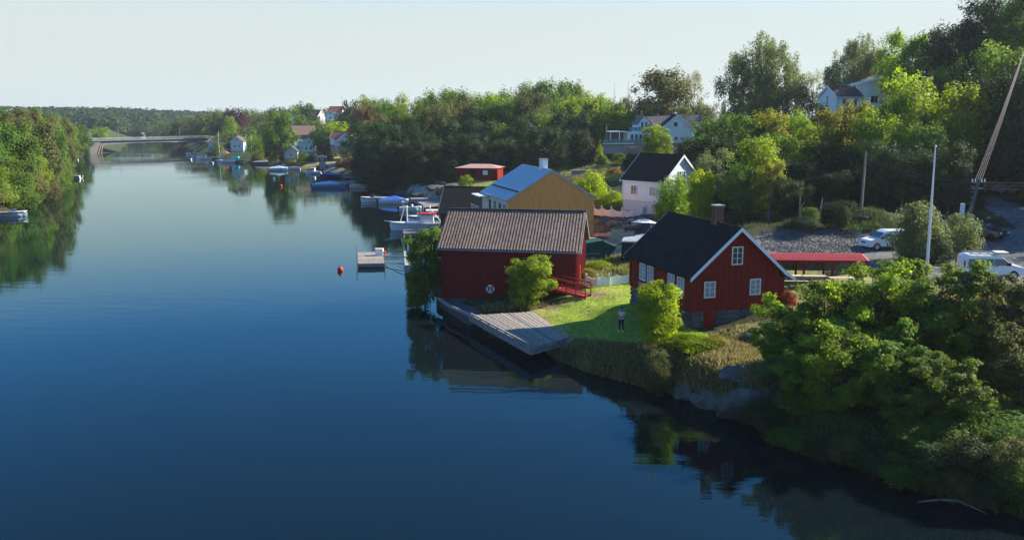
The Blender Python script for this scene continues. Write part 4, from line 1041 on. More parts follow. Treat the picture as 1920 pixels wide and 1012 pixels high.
tree('mid', 1925, -35, 125, 140, 'mid', 'tall tree filling the top right corner', name='tree')
tree('conifer', 1865, -8, 140, 30, 'dark', 'dark spire of a spruce showing above the top right trees', name='tree')
tree('mid', 1880, 78, 114, 150, 'mid', 'leafy green tree behind the leaning overhead wires', name='tree')
tree('mid', 1780, 120, 118, 100, 'mid', 'green tree between the bright maple and the dark hill trees', name='tree')
tree('mid', 1605, 190, 112, 90, 'yellow', 'yellow tree in front of the hilltop house', name='tree')
tree('bush', 1540, 196, 131, 44, 'dark', 'dark bush at the foot of the hilltop house', name='bush')
tree('mid', 1572, 205, 110, 90, 'yellow', 'yellow green tree under the hilltop house terrace', name='tree')
tree('mid', 1700, 132, 106, 150, 'bright', 'big bright green maple in the middle of the right slope', name='tree')
tree('mid', 1655, 210, 101, 120, 'bright', 'bright green tree below the big maple, left side', name='tree')
tree('mid', 1795, 160, 103, 140, 'bright', 'bright green spreading tree left of the leaning overhead wires', name='tree')
tree('mid', 1735, 235, 98, 110, 'mid', 'green tree hanging over the slope between pole and flagpole', name='tree')
# dark trees and shrubs on the slope behind the parking area
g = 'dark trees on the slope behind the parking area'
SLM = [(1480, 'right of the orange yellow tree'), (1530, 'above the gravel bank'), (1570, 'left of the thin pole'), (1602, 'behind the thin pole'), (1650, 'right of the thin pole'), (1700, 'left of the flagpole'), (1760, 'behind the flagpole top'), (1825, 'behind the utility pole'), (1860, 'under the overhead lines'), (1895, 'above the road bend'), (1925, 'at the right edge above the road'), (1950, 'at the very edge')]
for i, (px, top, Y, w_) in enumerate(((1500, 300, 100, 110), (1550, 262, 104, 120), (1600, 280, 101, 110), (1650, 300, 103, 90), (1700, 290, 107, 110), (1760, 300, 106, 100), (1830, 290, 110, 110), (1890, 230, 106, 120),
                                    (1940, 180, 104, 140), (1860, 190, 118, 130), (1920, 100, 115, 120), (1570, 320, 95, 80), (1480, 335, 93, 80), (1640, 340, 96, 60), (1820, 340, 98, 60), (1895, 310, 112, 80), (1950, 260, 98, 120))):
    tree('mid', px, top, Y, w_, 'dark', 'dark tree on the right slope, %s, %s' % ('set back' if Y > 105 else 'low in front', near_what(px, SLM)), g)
g = 'rounded trees between the villa and the right slope'
BLM = [(1300, 'beside the cottage gable'), (1333, 'right of the cottage'), (1375, 'below the weeping birch, left side'), (1415, 'straight below the weeping birch'), (1455, 'below the weeping birch, right side'), (1500, 'left of the hilltop terrace'), (1535, 'below the hilltop terrace')]
for px, top, Y, w_, lf in ((1300, 262, 128, 80, 'dark'), (1330, 222, 132, 90, 'mid'), (1375, 215, 126, 100, 'mid'), (1420, 222, 122, 80, 'mid'), (1452, 205, 120, 90, 'yellow'), (1500, 212, 122, 90, 'bright'), (1535, 235, 116, 80, 'bright'),
                           (1350, 255, 118, 100, 'dark'), (1400, 262, 112, 90, 'dark'), (1470, 250, 110, 100, 'mid'), (1510, 260, 106, 90, 'bright'), (1300, 300, 116, 60, 'dark'), (1330, 300, 112, 70, 'mid'), (1280, 285, 130, 60, 'dark'), (1490, 240, 130, 80, 'mid')):
    tree('mid', px, top, Y, w_, lf, '%s tree in the belt, %s, %s' % (SHADE[lf], 'upper' if top < 236 else ('middle' if top < 262 else 'lower'), near_what(px, BLM)), g)
g = 'undergrowth bushes on the shaded slope'
UNM = [(1340, 'right of the cottage'), (1400, 'behind the farmhouse chimney'), (1440, 'above the farmhouse roof'), (1480, 'above the left of the gravel bank'), (1530, 'above the gravel bank'), (1580, 'by the fallen log'), (1615, 'at the thin pole'), (1660, 'above the logo van'), (1710, 'above the pale bush'), (1760, 'behind the flagpole'), (1800, 'left of the utility pole'), (1850, 'right of the utility pole'), (1910, 'above the road')]
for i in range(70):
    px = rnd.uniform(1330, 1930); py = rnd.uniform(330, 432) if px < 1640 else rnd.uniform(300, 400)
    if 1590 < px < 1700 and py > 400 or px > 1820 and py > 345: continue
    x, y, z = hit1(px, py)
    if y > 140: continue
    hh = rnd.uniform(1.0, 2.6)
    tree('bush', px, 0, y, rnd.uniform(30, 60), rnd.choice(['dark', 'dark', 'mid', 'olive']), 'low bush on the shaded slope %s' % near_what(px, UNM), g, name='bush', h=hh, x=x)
g = 'garden shrubs below the villa'
for px, py, hh, w_, lf, lab in ((1048, 296, 1.6, 20, 'yellow', 'round clipped yellow green shrub at the left end of the villa garden'), (1072, 295, 1.7, 24, 'olive', 'round olive shrub second from the left in the villa garden'), (1100, 300, 1.3, 36, 'mid', 'flat green shrub in the villa rockery'),
                              (1135, 298, 2.0, 34, 'olive', 'brownish shrub under the villa terrace'), (1160, 305, 2.0, 30, 'mid', 'green shrub right of the rockery'), (1185, 325, 3.4, 46, 'dark', 'dark shrub behind the ridge of the white cottage'),
                              (1010, 320, 1.2, 20, 'mid', 'small shrub on the slope above the larch house'), (1150, 330, 1.4, 26, 'brown', 'brown shrub between larch house and cottage'), (1128, 310, 2.0, 22, 'mid', 'upright shrub in the villa rockery'),
                              (958, 330, 1.6, 26, 'dark', 'dark shrub at the right end of the low red shed'), (1205, 300, 3.0, 40, 'mid', 'green shrub above the cottage roof')):
    x, y, z = hit1(px, py); tree('bush', px, 0, y, w_, lf, lab, g, name='bush', h=hh, x=x)
# the wood in the middle
def skyline(px, pts): return float(np.interp(px, [p[0] for p in pts], [p[1] for p in pts]))
SK = [(668, 245), (700, 224), (740, 190), (780, 188), (820, 172), (850, 161), (890, 175), (930, 182), (965, 162), (1000, 156), (1060, 154), (1100, 165), (1140, 172), (1180, 185)]
WOODM = [(690, 'at its left end'), (735, 'above the jet ski'), (780, 'above the jetty'), (822, 'above the shore rocks'), (868, 'above the red shed'), (912, 'right behind the red shed'), (955, 'right of the red shed'), (1000, 'above the larch roof'), (1045, 'above the white chimney'), (1085, 'above the round shrubs'), (1130, 'near the villa lamp'), (1170, 'left of the villa')]
for row, (Y0, dy, lfs, st, wd) in enumerate(((246, 0, ['mid', 'mid', 'olive', 'bright'], 40, 95), (226, 22, ['mid', 'dark', 'olive'], 44, 95), (208, 50, ['dark', 'dark', 'mid'], 44, 88), (194, 85, ['dark'], 44, 80))):  # front rows darker: their shading of each other is put into leaf colour
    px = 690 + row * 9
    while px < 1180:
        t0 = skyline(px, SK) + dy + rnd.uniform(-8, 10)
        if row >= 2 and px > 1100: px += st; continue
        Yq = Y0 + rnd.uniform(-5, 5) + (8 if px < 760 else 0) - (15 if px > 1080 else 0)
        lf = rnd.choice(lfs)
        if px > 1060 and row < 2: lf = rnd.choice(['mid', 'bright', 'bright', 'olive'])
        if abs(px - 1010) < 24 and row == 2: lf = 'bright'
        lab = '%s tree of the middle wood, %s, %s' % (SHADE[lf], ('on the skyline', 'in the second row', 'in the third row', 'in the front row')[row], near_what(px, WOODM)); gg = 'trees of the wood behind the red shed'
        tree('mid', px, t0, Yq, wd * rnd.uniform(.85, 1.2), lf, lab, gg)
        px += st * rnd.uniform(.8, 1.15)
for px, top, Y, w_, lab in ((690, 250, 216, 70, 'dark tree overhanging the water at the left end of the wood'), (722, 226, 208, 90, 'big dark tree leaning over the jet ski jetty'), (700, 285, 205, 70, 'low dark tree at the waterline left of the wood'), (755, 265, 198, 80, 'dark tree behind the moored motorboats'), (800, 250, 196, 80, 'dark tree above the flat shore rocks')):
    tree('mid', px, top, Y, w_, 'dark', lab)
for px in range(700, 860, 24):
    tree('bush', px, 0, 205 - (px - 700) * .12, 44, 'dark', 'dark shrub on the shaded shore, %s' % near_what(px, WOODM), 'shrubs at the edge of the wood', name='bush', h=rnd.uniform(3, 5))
tree('conifer', 1152, 152, 232, 20, 'dark', 'slim dark spruce against the sky left of the broad tree behind the villa')
tree('conifer', 1178, 148, 225, 28, 'dark', 'second dark spruce against the sky, just right of the slim one')
tree('conifer', 774, 183, 262, 16, 'dark', 'tiny dark spruce tip above the left end of the wood')
# village side
tree('mid', 521, 207, 312, 62, 'mid', 'tall green tree on the shore between the village boathouses', name='tree')
tree('mid', 503, 232, 318, 34, 'mid', 'green tree left beside the tall shore tree in the village', name='tree')
tree('far', 483, 256, 340, 40, 'bright', 'light green tree left of the tall shore tree in the village', name='tree')
tree('far', 407, 266, 375, 28, 'mid', 'small tree on the shore right of the bridge', name='tree')
tree('far', 572, 194, 425, 46, 'dark', 'dark tree against the sky left of the white gable in the village', name='tree')
tree('mid', 688, 196, 292, 68, 'brown', 'round autumn brown tree above the red roofed house', name='tree')
tree('mid', 690, 180, 335, 90, 'mid', 'tall green tree behind the autumn brown tree', name='tree')
tree('mid', 735, 186, 330, 60, 'olive', 'tall tree right behind the autumn brown tree', name='tree')
tree('far', 442, 204, 455, 52, 'purple', 'dark purple copper beech above the village', name='tree')
tree('far', 430, 216, 440, 30, 'bright', 'light tree below the copper beech', name='tree')
tree('far', 628, 228, 345, 60, 'lime', 'light green tree between the village white gable and the red roof', name='tree')
tree('far', 600, 240, 330, 50, 'mid', 'green tree right of the brown roofed village house', name='tree')
tree('far', 610, 262, 325, 40, 'brown', 'reddish brown shrub tree left of the red roofed house', name='tree')
tree('far', 567, 285, 302, 24, 'mid', 'small bush beside the white village boathouse', name='tree')
for px, py, hh, lf, lab in ((640, 313, 2.6, 'olive', 'brownish bush on the bank right of the red hut'), (655, 318, 3.6, 'brown', 'brown bush on the bank left of the dark wood'), (668, 322, 4.2, 'dark', 'dark bush at the very left foot of the wood'), (578, 303, 2.4, 'mid', 'green bush left of the red hut'), (604, 318, 1.8, 'olive', 'low bush above the blue boats'), (545, 308, 2.2, 'yellow', 'yellowish bush at the shore beside the whitewashed boathouse'), (487, 300, 2.5, 'yellow', 'yellow bush at the shore under the village trees')):
    x, y, z = hit1(px, py); tree('bush', px, 0, y, 26, lf, lab, name='bush', h=hh, x=x)
for px, top, Y, w_, lf, lab in ((590, 222, 400, 44, 'mid', 'green tree in front of the reddish skyline roof'), (640, 214, 400, 44, 'mid', 'green tree in front of the red roofed skyline house'), (612, 229, 390, 36, 'olive', 'low tree in front of the white skyline gable'), (738, 200, 300, 50, 'mid', 'green tree in front of the reddish roof left of the wood'), (560, 214, 400, 30, 'mid', 'green tree beside the white house end on the skyline')):
    tree('far', px, top, Y, w_, lf, lab)
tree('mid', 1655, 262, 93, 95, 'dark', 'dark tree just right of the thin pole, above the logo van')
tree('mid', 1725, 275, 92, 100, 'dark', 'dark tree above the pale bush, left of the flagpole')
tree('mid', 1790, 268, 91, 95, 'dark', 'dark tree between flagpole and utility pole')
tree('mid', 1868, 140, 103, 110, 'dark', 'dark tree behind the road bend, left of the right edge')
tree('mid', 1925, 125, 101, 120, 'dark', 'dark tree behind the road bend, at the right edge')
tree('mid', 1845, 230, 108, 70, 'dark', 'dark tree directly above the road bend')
tree('far', 655, 190, 400, 36, 'dark', 'dark pine like tree on the village skyline', name='tree')
VLM = [(335, 'above the bridge deck'), (352, 'right half of the bridge'), (370, 'at the right end of the bridge'), (388, 'above the wheelhouse boat'), (405, 'left of the left mast'), (422, 'at the left mast'), (440, 'by the copper beech'), (458, 'right of the copper beech'), (475, 'at the right mast'), (492, 'left of the tall shore tree'), (512, 'behind the tall shore tree'), (532, 'right of the tall shore tree'), (552, 'above the brown roof'), (575, 'by the dark skyline tree'), (600, 'left of the white skyline gable'), (620, 'right of the white skyline gable'), (645, 'above the red roof'), (668, 'left of the brown tree'), (685, 'beside the brown tree')]
SK2 = [(330, 222), (380, 216), (420, 206), (470, 208), (500, 204), (545, 196), (575, 196), (600, 206), (640, 208), (670, 200), (700, 195)]
for row, (Y0, dy, st) in enumerate(((560, 0, 17), (500, 12, 20), (440, 24, 24), (395, 38, 28))):
    px = 335 + row * 22
    while px < 690:
        if not (row >= 2 and (545 < px < 680)) and not (row >= 1 and px < 402 + row * 4):
            if not (row >= 1 and 586 < px < 626):
                tree('far', px, skyline(px, SK2) + dy + rnd.uniform(-5, 7), Y0 + rnd.uniform(-12, 12), rnd.uniform(34, 52) * (1 + .1 * row), rnd.choice(['mid', 'dark', 'olive', 'mid', 'bright']), 'tree behind the village, %s, %s' % (('on the skyline', 'in the second row', 'in the third row', 'in the front row')[row], near_what(px, VLM)), 'trees behind the village')
        px += st * rnd.uniform(.8, 1.2)
# beyond the bridge
BBM = [(215, 'left of the left lamp post'), (232, 'right of the left lamp post'), (248, 'left of the middle'), (265, 'over the white boat'), (282, 'right of the middle'), (300, 'left of the right lamp post'), (318, 'near the right lamp post'), (336, 'behind the right lamp post'), (355, 'right of the right lamp post'), (375, 'over the right end')]
SK3 = [(165, 236), (200, 240), (215, 232), (260, 236), (300, 230), (345, 222), (380, 220)]
for row, (Y0, dy, st) in enumerate(((900, -4, 13), (800, 4, 15))):
    px = 215 + row * 6
    while px < 400:
        Yq = Y0 + rnd.uniform(-20, 20) - (120 if px > 300 else 0)
        tree('far', px, skyline(px, SK3) + dy + rnd.uniform(-4, 5), Yq, rnd.uniform(24, 36), rnd.choice(['mid', 'dark', 'olive']), 'distant tree beyond the bridge, %s, %s' % (('set back', 'in front')[row], near_what(px, BBM)), 'trees beyond the bridge')
        px += st * rnd.uniform(.8, 1.2)
tree('far', 188, 238, 520, 38, 'bright', 'round light tree right behind the left end of the bridge')
# left bank
LBM = [(-95, 'beyond the left edge'), (-30, 'at the left edge'), (5, 'above the moored white boat'), (30, 'right of the moored white boat'), (62, 'left of the speedboat'), (90, 'close to the speedboat'), (110, 'behind the speedboat'), (125, 'by the boat near the bridge'), (140, 'near the bridge end'), (152, 'closest to the bridge')]
SKL = [(-80, 198), (0, 210), (50, 206), (95, 212), (130, 228), (165, 238)]
for i, (px, top, Y, w_, lf) in enumerate(((-95, 240, 150, 130, 'olive'), (-30, 235, 164, 110, 'mid'), (22, 228, 172, 100, 'mid'), (62, 222, 186, 90, 'olive'), (90, 226, 205, 74, 'mid'), (-60, 215, 185, 110, 'olive'), (5, 212, 196, 100, 'olive'), (45, 205, 212, 90, 'olive'),
                                        (78, 212, 225, 76, 'olive'), (98, 240, 232, 50, 'mid'), (112, 226, 262, 56, 'olive'), (125, 232, 300, 46, 'mid'), (120, 226, 330, 50, 'olive'), (140, 234, 372, 44, 'mid'), (152, 238, 415, 40, 'dark'), (130, 245, 390, 38, 'dark'),
                                        (30, 204, 240, 80, 'olive'), (-20, 204, 230, 90, 'mid'), (-90, 205, 215, 120, 'mid'), (100, 218, 290, 60, 'olive'), (70, 206, 262, 70, 'mid'), (-160, 215, 160, 130, 'mid'), (60, 290, 180, 60, 'bright'), (0, 300, 161, 90, 'mid'), (-60, 310, 153, 100, 'mid'), (108, 285, 238, 40, 'olive'))):
    t = tree('mid', px, top, Y, w_, lf, ('%s tree on the left bank, %s, %s' % (SHADE[lf], 'at the back' if top < 213 else ('reaching the water' if top > 232 else 'midway up'), near_what(px, LBM)) if i not in (1, 7, 14) else ['', 'green tree at the left edge over the moored white boat', '', '', '', '', '', 'pale topped tree, highest of the left bank', '', '', '', '', '', '', 'dark tree at the left abutment of the bridge'][i]), 'trees on the left bank' if i not in (1, 7, 14) else None)
for px, Y, w_ in ((-70, 146, 90), (-20, 158, 80), (20, 164, 70), (48, 174, 60), (76, 185, 56), (96, 200, 44), (108, 216, 36), (112, 245, 34), (116, 275, 30), (118, 300, 26), (124, 350, 24), (140, 400, 24), (158, 430, 22)):
    Xq = Q(px, 300, Y)[0]
    tree('bush', px, 0, Y, w_ * 1.15, rnd.choice(['mid', 'bright', 'olive']), 'shrub hanging over the water on the left bank, %s' % near_what(px, LBM), 'shrubs along the left bank', name='bush', h=rnd.uniform(4.5, 6.5), x=Xq)
# the far wooded hills: one mass nobody could count
def far_wood():
    rs = np.random.RandomState(5); n = 5200
    px = rs.uniform(-60, 420, n); Y = rs.uniform(750, 2300, n); X = (px - 960) / F * Y
    sh, ins = seg_dist(X, Y, WPOLY)
    ok = ~ins; X, Y = X[ok], Y[ok]; Z = hgt(X, Y); n = len(X)
    hh = rs.uniform(8, 13, n); ww = rs.uniform(4.5, 7.5, n); k = 34
    d = rs.normal(size=(n, k, 3)); d /= np.linalg.norm(d, axis=2, keepdims=True)
    cen = np.stack([X, Y, Z + hh * .55], 1)[:, None, :] + d * np.stack([ww, ww, hh * .5], 1)[:, None, :] * rs.uniform(.8, 1.05, (n, k, 1))
    nr = d + rs.normal(size=d.shape) * .4 + np.array([0, 0, .3]); nr /= np.linalg.norm(nr, axis=2, keepdims=True)
    v = leaf_quads(cen.reshape(-1, 3), nr.reshape(-1, 3), rs.uniform(2.6, 4.6, n * k), rs, .8)
    me = np_mesh('distant_wood', v, np.arange(n * k * 4).reshape(-1, 4))
    a = me.attributes.new('tint', 'FLOAT', 'FACE'); a.data.foreach_set('value', np.clip(np.repeat(rs.rand(n), k) * .7 + rs.rand(n * k) * .3, 0, 1).astype(np.float32))
    me.materials.append(LEAF['dark']); o = obj('distant_wood', me, kind='stuff')
    tag(o, 'hazy wooded hills on the horizon beyond the bridge', 'forest')
far_wood()
# ------------------------------------------------------------------ bridge
b0 = Vector(P(150, 290, 0)); b1 = Vector(P(392, 280, 0)); b0.z = b1.z = 0
bd = (b1 - b0); bl = bd.length; ba = math.atan2(bd.y, bd.x)
t = thing('road_bridge', 'long grey concrete girder bridge with railings across the river in the distance', 'bridge', (b0.x, b0.y, 0), ba)
m = MB(); n = 16; bwid = 8.0; pts = [(0, 6.5)]
def sof(u):                                     # underside of the haunched girder
    return 5.0 - 1.7 * abs(2 * u - 1) ** 2.0
top = [(bl * i / n, 6.3) for i in range(n + 1)]; bot = [(bl * i / n, sof(i / n)) for i in range(n, -1, -1)]
obj('girder', MB().prism(top + bot, 1.2, bwid - 1.2), simple('bridge_concrete', (.12, .14, .155), .8, noise=.15, scale=.5), t)
obj('deck', MB().box(-6, bl + 8, 0, bwid, 6.31, 6.75), MATS['bridge_concrete'], t)
for y in (.05, bwid - .15):
    for z in (7.3, 7.75): obj('rail', MB().box(-6, bl + 8, y, y + .07, z, z + .07), metalgrey, t)
m = MB()
for i in range(int(bl / 1.6)): m.box(i * 1.6, i * 1.6 + .08, .05, .13, 6.76, 7.75)
obj('railing_posts', m, metalgrey, t, kind='stuff')
obj('abutment', MB().prism([(-8, -1), (9.5, -1), (13.5, 6.3), (-8, 6.3)], .6, bwid - .6), simple('abutment_concrete', (.15, .14, .13), .85, noise=.3), t)
obj('abutment', MB().box(bl + .5, bl + 12, .6, bwid - .6, -1, 6.3), concrete, t)
for i in range(2): obj('strut', MB().beam((10.6 + i * 1.9, .8, -1), (13.6 + i * .9, .8, 5.2), .5, .5), simple('pinkish_concrete', (.26, .19, .15), .85), t)
def lamp(px, py_top, Y, label, zb=None, group=None, name='street_lamp'):
    X, _, zt = Q(px, py_top, Y); g0 = hz(X, Y) if zb is None else zb
    t = thing(name, label, 'street lamp', (X, Y, g0), 0, group); h = zt - g0
    obj('pole', MB().tube([(0, 0, 0), (0, 0, h * .97), (.1, -.2, h), (.3, -.7, h + .05)], [.11, .09, .07, .06], 6), metalgrey, t)
    obj('lamp_head', MB().box(.12, .5, -1.3, -.7, h, h + .12), metalgrey, t)
lamp(221, 240, 458, 'slim lamp post standing on the bridge left of its middle', 6.7)
lamp(336, 241, 476, 'slim lamp post standing on the right half of the bridge', 6.7)
lamp(368, 257, 482, 'short post at the right end of the bridge', 6.7)
lamp(1137, 234, 180, 'slim street lamp left of the villa terrace')
# ------------------------------------------------------------------ distant houses
def small_house(px, py, Y, wpx, hpx, L, rot, wall, roof, label, rise=.55, wins=2, group=None, name='house', chim=False, trim=whitep):
    X, _, z = Q(px, py, Y); s = Y / F
    t = thing(name, label, 'house', (X, Y, z), R(rot), group); W = wpx * s; Hh = hpx * s
    gable_house(t, W, L, Hh, W * rise, wall, roof, ov=.3, gov=.3, base=2.5, trim=trim)
    for i in range(wins): window(t, W, L, 'front', W * (i + 1) / (wins + 1), Hh * .5, .9, 1.1, 2, 2, frame=whitep)
    if rise > .3: window(t, W, L, 'front', W / 2, Hh + W * rise * .35, .8, .9, 2, 1)
    for i in range(2): window(t, W, L, 'left', L * (i + .7) / 2.4, Hh * .5, .9, 1.1, 2, 2)
    for i in range(2): window(t, W, L, 'right', L * (i + .7) / 2.4, Hh * .5, .9, 1.1, 2, 2)
    if chim: chimney(t, W / 2, L * .5, Hh + W * rise - .3, Hh + W * rise + 1, .6, .6, brick)
    return t
small_house(433, 283, 385, 23, 17, 8, 4, bluegrey, browntile, 'blue grey gabled boathouse by the moored boats near the bridge', .42)
small_house(440, 276, 400, 36, 9, 14, 75, bluegrey, browntile, 'house with brown roof joining the blue grey boathouse near the bridge', .3)
small_house(455, 268, 430, 24, 8, 9, 60, whitewall, greyroof, 'grey roofed house half hidden above the blue grey boathouse', .4)
small_house(566, 285, 345, 25, 13, 10, 12, whitewall, darkroof, 'white gabled house with two dark windows in the village', .5, chim=True)
small_house(552, 284, 352, 22, 15, 7, 30, whitewall, darkroof, 'white wing left of the white gabled village house', .3)
small_house(533, 297, 308, 24, 13, 6, 10, cream, greyroof, 'old whitewashed boathouse in front of the village houses', .4, 1, trim=greywood)
small_house(548, 260, 372, 32, 9, 9, -70, simple('brown_wall', (.16, .10, .08)), browntile, 'brown roofed house above the white gabled village house', .45)
small_house(634, 274, 305, 30, 12, 9, 20, bluegrey, redtile, 'white house with red tile roof below the autumn brown tree', .4, 3)
small_house(655, 272, 312, 28, 13, 8, 70, whitewall, redtile, 'wing with red tile roof at the left edge of the wood', .4, 1)
small_house(595, 224, 430, 24, 5, 10, 65, whitewall, redtile, 'house with reddish roof on the skyline above the village', .5)
small_house(611, 226, 425, 16, 9, 8, 15, whitewall, browntile, 'white gable on the skyline above the village', .65, 1)
small_house(548, 232, 420, 12, 12, 7, 20, whitewall, greyroof, 'white house end peeping out left of the dark skyline tree', .3, 1)
small_house(640, 214, 450, 24, 4, 8, 75, whitewall, redtile, 'red roofed house on the skyline left of the wood', .4, 1)
small_house(735, 213, 340, 20, 6, 8, 70, whitewall, redtile, 'reddish roof showing between the trees left of the wood', .4, 1)
t = small_house(598, 303, 285, 12, 9, 3, 10, redwall, redtile, 'tiny red hut on the dry village lawn', .12, 1, name='hut')
for i, (px, py, Y, w_, lab) in enumerate(((136, 232, 800, 14, 'leftmost of the tiny white houses beyond the bridge'), (152, 232, 820, 10, 'second tiny white house beyond the bridge'), (166, 236, 780, 12, 'tiny white house right above the left end of the bridge'), (180, 232, 850, 10, 'small pale house under the far hill'),
                                        (196, 236, 840, 10, 'tiny reddish house beyond the bridge'), (8, 214, 700, 8, 'small pale house at the left edge above the bank trees'), (17, 213, 720, 10, 'grey roofed house above the left bank trees'), (262, 258, 840, 14, 'white building seen over the middle of the bridge'),
                                        (100, 226, 900, 12, 'white house high behind the left bank trees'), (205, 226, 1000, 9, 'tiny white house on the far hillside'))):
    small_house(px, py, Y, w_, w_ * .5, 7, 30 * (i % 4) - 20, whitewall, (greyroof, redtile, browntile)[i % 3], lab, .4, 1)

# ------------------------------------------------------------------ boats
def boat(px, py, L, rot, label, hull=gelcoat, deck=gelcoat, kind='open', stripe=None, cover=None, cat='motorboat', z=0, B=None, name='motorboat', group=None):
    X, Y, _ = P(px, py, 0)
    t = thing(name, label, cat, (X, Y, z), R(rot), group)
    B = B or L * .36; D = .55 + L * .045
    st = 9; m = MB(); secs = []
    for i in range(st):
        u = i / (st - 1); hb = B / 2 * (1 - max(0, (u - .45) / .55) ** 2.2) * (.86 + .14 * min(1, u * 3)); hb = max(hb, .03)
        x = -L / 2 + L * u; sh = D * (1 + .25 * u * u)
        ch = hb * (.82 if u < .8 else .6)
        secs.append([(x, -hb, sh), (x + (.0), -ch, sh * .45), (x - L * .02 * u, -ch * .55, -.1), (x, 0, -.25 + .25 * u ** 4), (x - L * .02 * u, ch * .55, -.1), (x, ch, sh * .45), (x, hb, sh)])
    vs = [p for s in secs for p in s]; fs = []
    for i in range(st - 1):
        for k in range(6): a = i * 7 + k; fs.append((a, a + 7, a + 8, a + 1))
    fs.append(tuple(range(7))); m.add(vs, fs)
    obj('hull', m, hull, t, smooth=False)
    # deck with cockpit well
    dk = MB(); n0 = 0 if kind in ('cover',) else int(st * .62)
    for i in range(n0, st - 1):
        a, b_ = secs[i], secs[i + 1]
        dk.add([(a[0][0], a[0][1], a[0][2] + .01), (a[0][0], 0, a[0][2] + .08), (a[6][0], a[6][1], a[6][2] + .01), (b_[0][0], b_[0][1], b_[0][2] + .01), (b_[0][0], 0, b_[0][2] + .07), (b_[6][0], b_[6][1], b_[6][2] + .01)],
               [(0, 1, 4, 3), (1, 2, 5, 4)])
    obj('deck', dk, deck if kind != 'cover' else cover, t)
    if kind != 'cover':
        fl_ = MB()
        for i in range(0, n0): a, b_ = secs[i], secs[i + 1]; fl_.add([(a[1][0], a[1][1] * .9, .32), (b_[1][0], b_[1][1] * .9, .32), (b_[5][0], b_[5][1] * .9, .32), (a[5][0], a[5][1] * .9, .32)], [(0, 1, 2, 3)])
        obj('cockpit_floor', fl_, cream, t)
        for s in (-1, 1):
            g_ = MB()
            for i in range(0, n0): a, b_ = secs[i][0 if s < 0 else 6], secs[i + 1][0 if s < 0 else 6]; g_.beam((a[0], a[1] * .96, a[2] + .02), (b_[0], b_[1] * .96, b_[2] + .02), .12, .06)
            obj('gunwale', g_, deck, t)
        for x in (-.18, .02): obj('seat', MB().box(L * x, L * x + .55, -B * .36, B * .36, .33, .75), cream, t)
    if stripe:
        for s in (0, 6):
            q_ = MB()
            for i in range(st - 1):
                a, b_ = secs[i], secs[i + 1]; k2 = 1 if s == 0 else 5
                def mx_(p, q, w_, o): return tuple((p[j] * (1 - w_) + q[j] * w_) + (o if j == 1 else 0) for j in range(3))
                o = -.012 if s == 0 else .012
                q_.add([mx_(a[s], a[k2], .25, o), mx_(b_[s], b_[k2], .25, o), mx_(b_[s], b_[k2], .6, o), mx_(a[s], a[k2], .6, o)], [(0, 1, 2, 3)])
            obj('stripe', q_, stripe, t)
    zs = D * 1.1
    if kind in ('open', 'cabin'):
        ws = MB().add([(L * .12, -B * .4, zs), (L * .22, -B * .2, zs + .02), (L * .22, B * .2, zs + .02), (L * .12, B * .4, zs), (L * .04, -B * .36, zs + .5), (L * .10, -B * .18, zs + .55), (L * .10, B * .18, zs + .55), (L * .04, B * .36, zs + .5)],
                      [(0, 1, 5, 4), (1, 2, 6, 5), (2, 3, 7, 6)])
        obj('windscreen', ws, carglass, t)
    if kind == 'cabin':
        c_ = obj('cabin', MB().prism([(-L * .12, .3), (L * .2, .3), (L * .13, zs + .95), (-L * .10, zs + 1.0)], -B * .32, B * .32), deck, t)
        obj('cabin_roof', MB().box(-L * .14, L * .16, -B * .36, B * .36, zs + 1.0, zs + 1.07), deck, c_)
        for s in (-1, 1): obj('window', MB().box(-L * .08, L * .11, s * B * .322, s * B * .33, zs + .35, zs + .8), carglass, c_)
    if kind == 'cover' and cover:
        cv = MB().add([(-L * .45, -B * .42, D), (-L * .45, B * .42, D), (L * .3, -B * .42, D * 1.1), (L * .3, B * .42, D * 1.1), (L * .05, 0, D + .85), (-L * .4, 0, D + .35), (L * .44, 0, D * 1.15)], [(0, 1, 5), (0, 5, 4, 2), (1, 3, 4, 5), (2, 4, 6), (3, 6, 4)])
        obj('tarpaulin', cv, cover, t)
    if kind == 'sail':
        obj('cabin_top', MB().prism([(-L * .15, D), (L * .25, D * 1.1), (L * .18, D + .45), (-L * .15, D + .5)], -B * .25, B * .25), deck, t)
        obj('mast', MB().tube([(L * .08, 0, D), (L * .08, 0, D + L * 1.3)], [.09, .06], 6), whitep, t); obj('boom', MB().tube([(L * .08, 0, D + 1.2), (-L * .35, 0, D + 1.25)], .07, 6), whitep, t)
        obj('shrouds', MB().tube([(L * .08, 0, D + L * 1.28), (L * .48, 0, D * 1.2)], .02, 4).tube([(L * .08, 0, D + L * 1.28), (-L * .48, 0, D)], .02, 4), metalgrey, t)
    else:
        e_ = obj('outboard_motor', MB().box(-L / 2 - .42, -L / 2 - .02, -.2, .2, .45, 1.0), black, t, bevel=.04)
        obj('motor_leg', MB().box(-L / 2 - .32, -L / 2 - .14, -.07, .07, -.3, .449), black, e_)
    return t
boat(20, 406, 5.6, 12, 'white open motorboat at the left edge under the overhanging trees', stripe=navy)
boat(131, 335, 7.0, 176, 'white speedboat with dark stripe moored by the left bank trees', stripe=navy)
boat(118, 322, 5.5, 170, 'small white cabin boat just beyond the striped speedboat on the left bank', kind='cabin')
boat(136, 286, 6.5, 175, 'white boat moored near the left end of the bridge', kind='cabin')
boat(617, 352, 8.2, 4, 'glossy blue motorboat with pointed bow moored in mid picture', hull=bluehull, deck=lightblue, kind='cover', cover=simple('sky_blue_cover', (.42, .60, .74), .4), stripe=lightblue)
boat(618, 333, 6.0, 172, 'dark blue hulled boat with blue canopy behind the glossy blue motorboat', hull=navy, deck=gelcoat, kind='cover', cover=bluetarp)
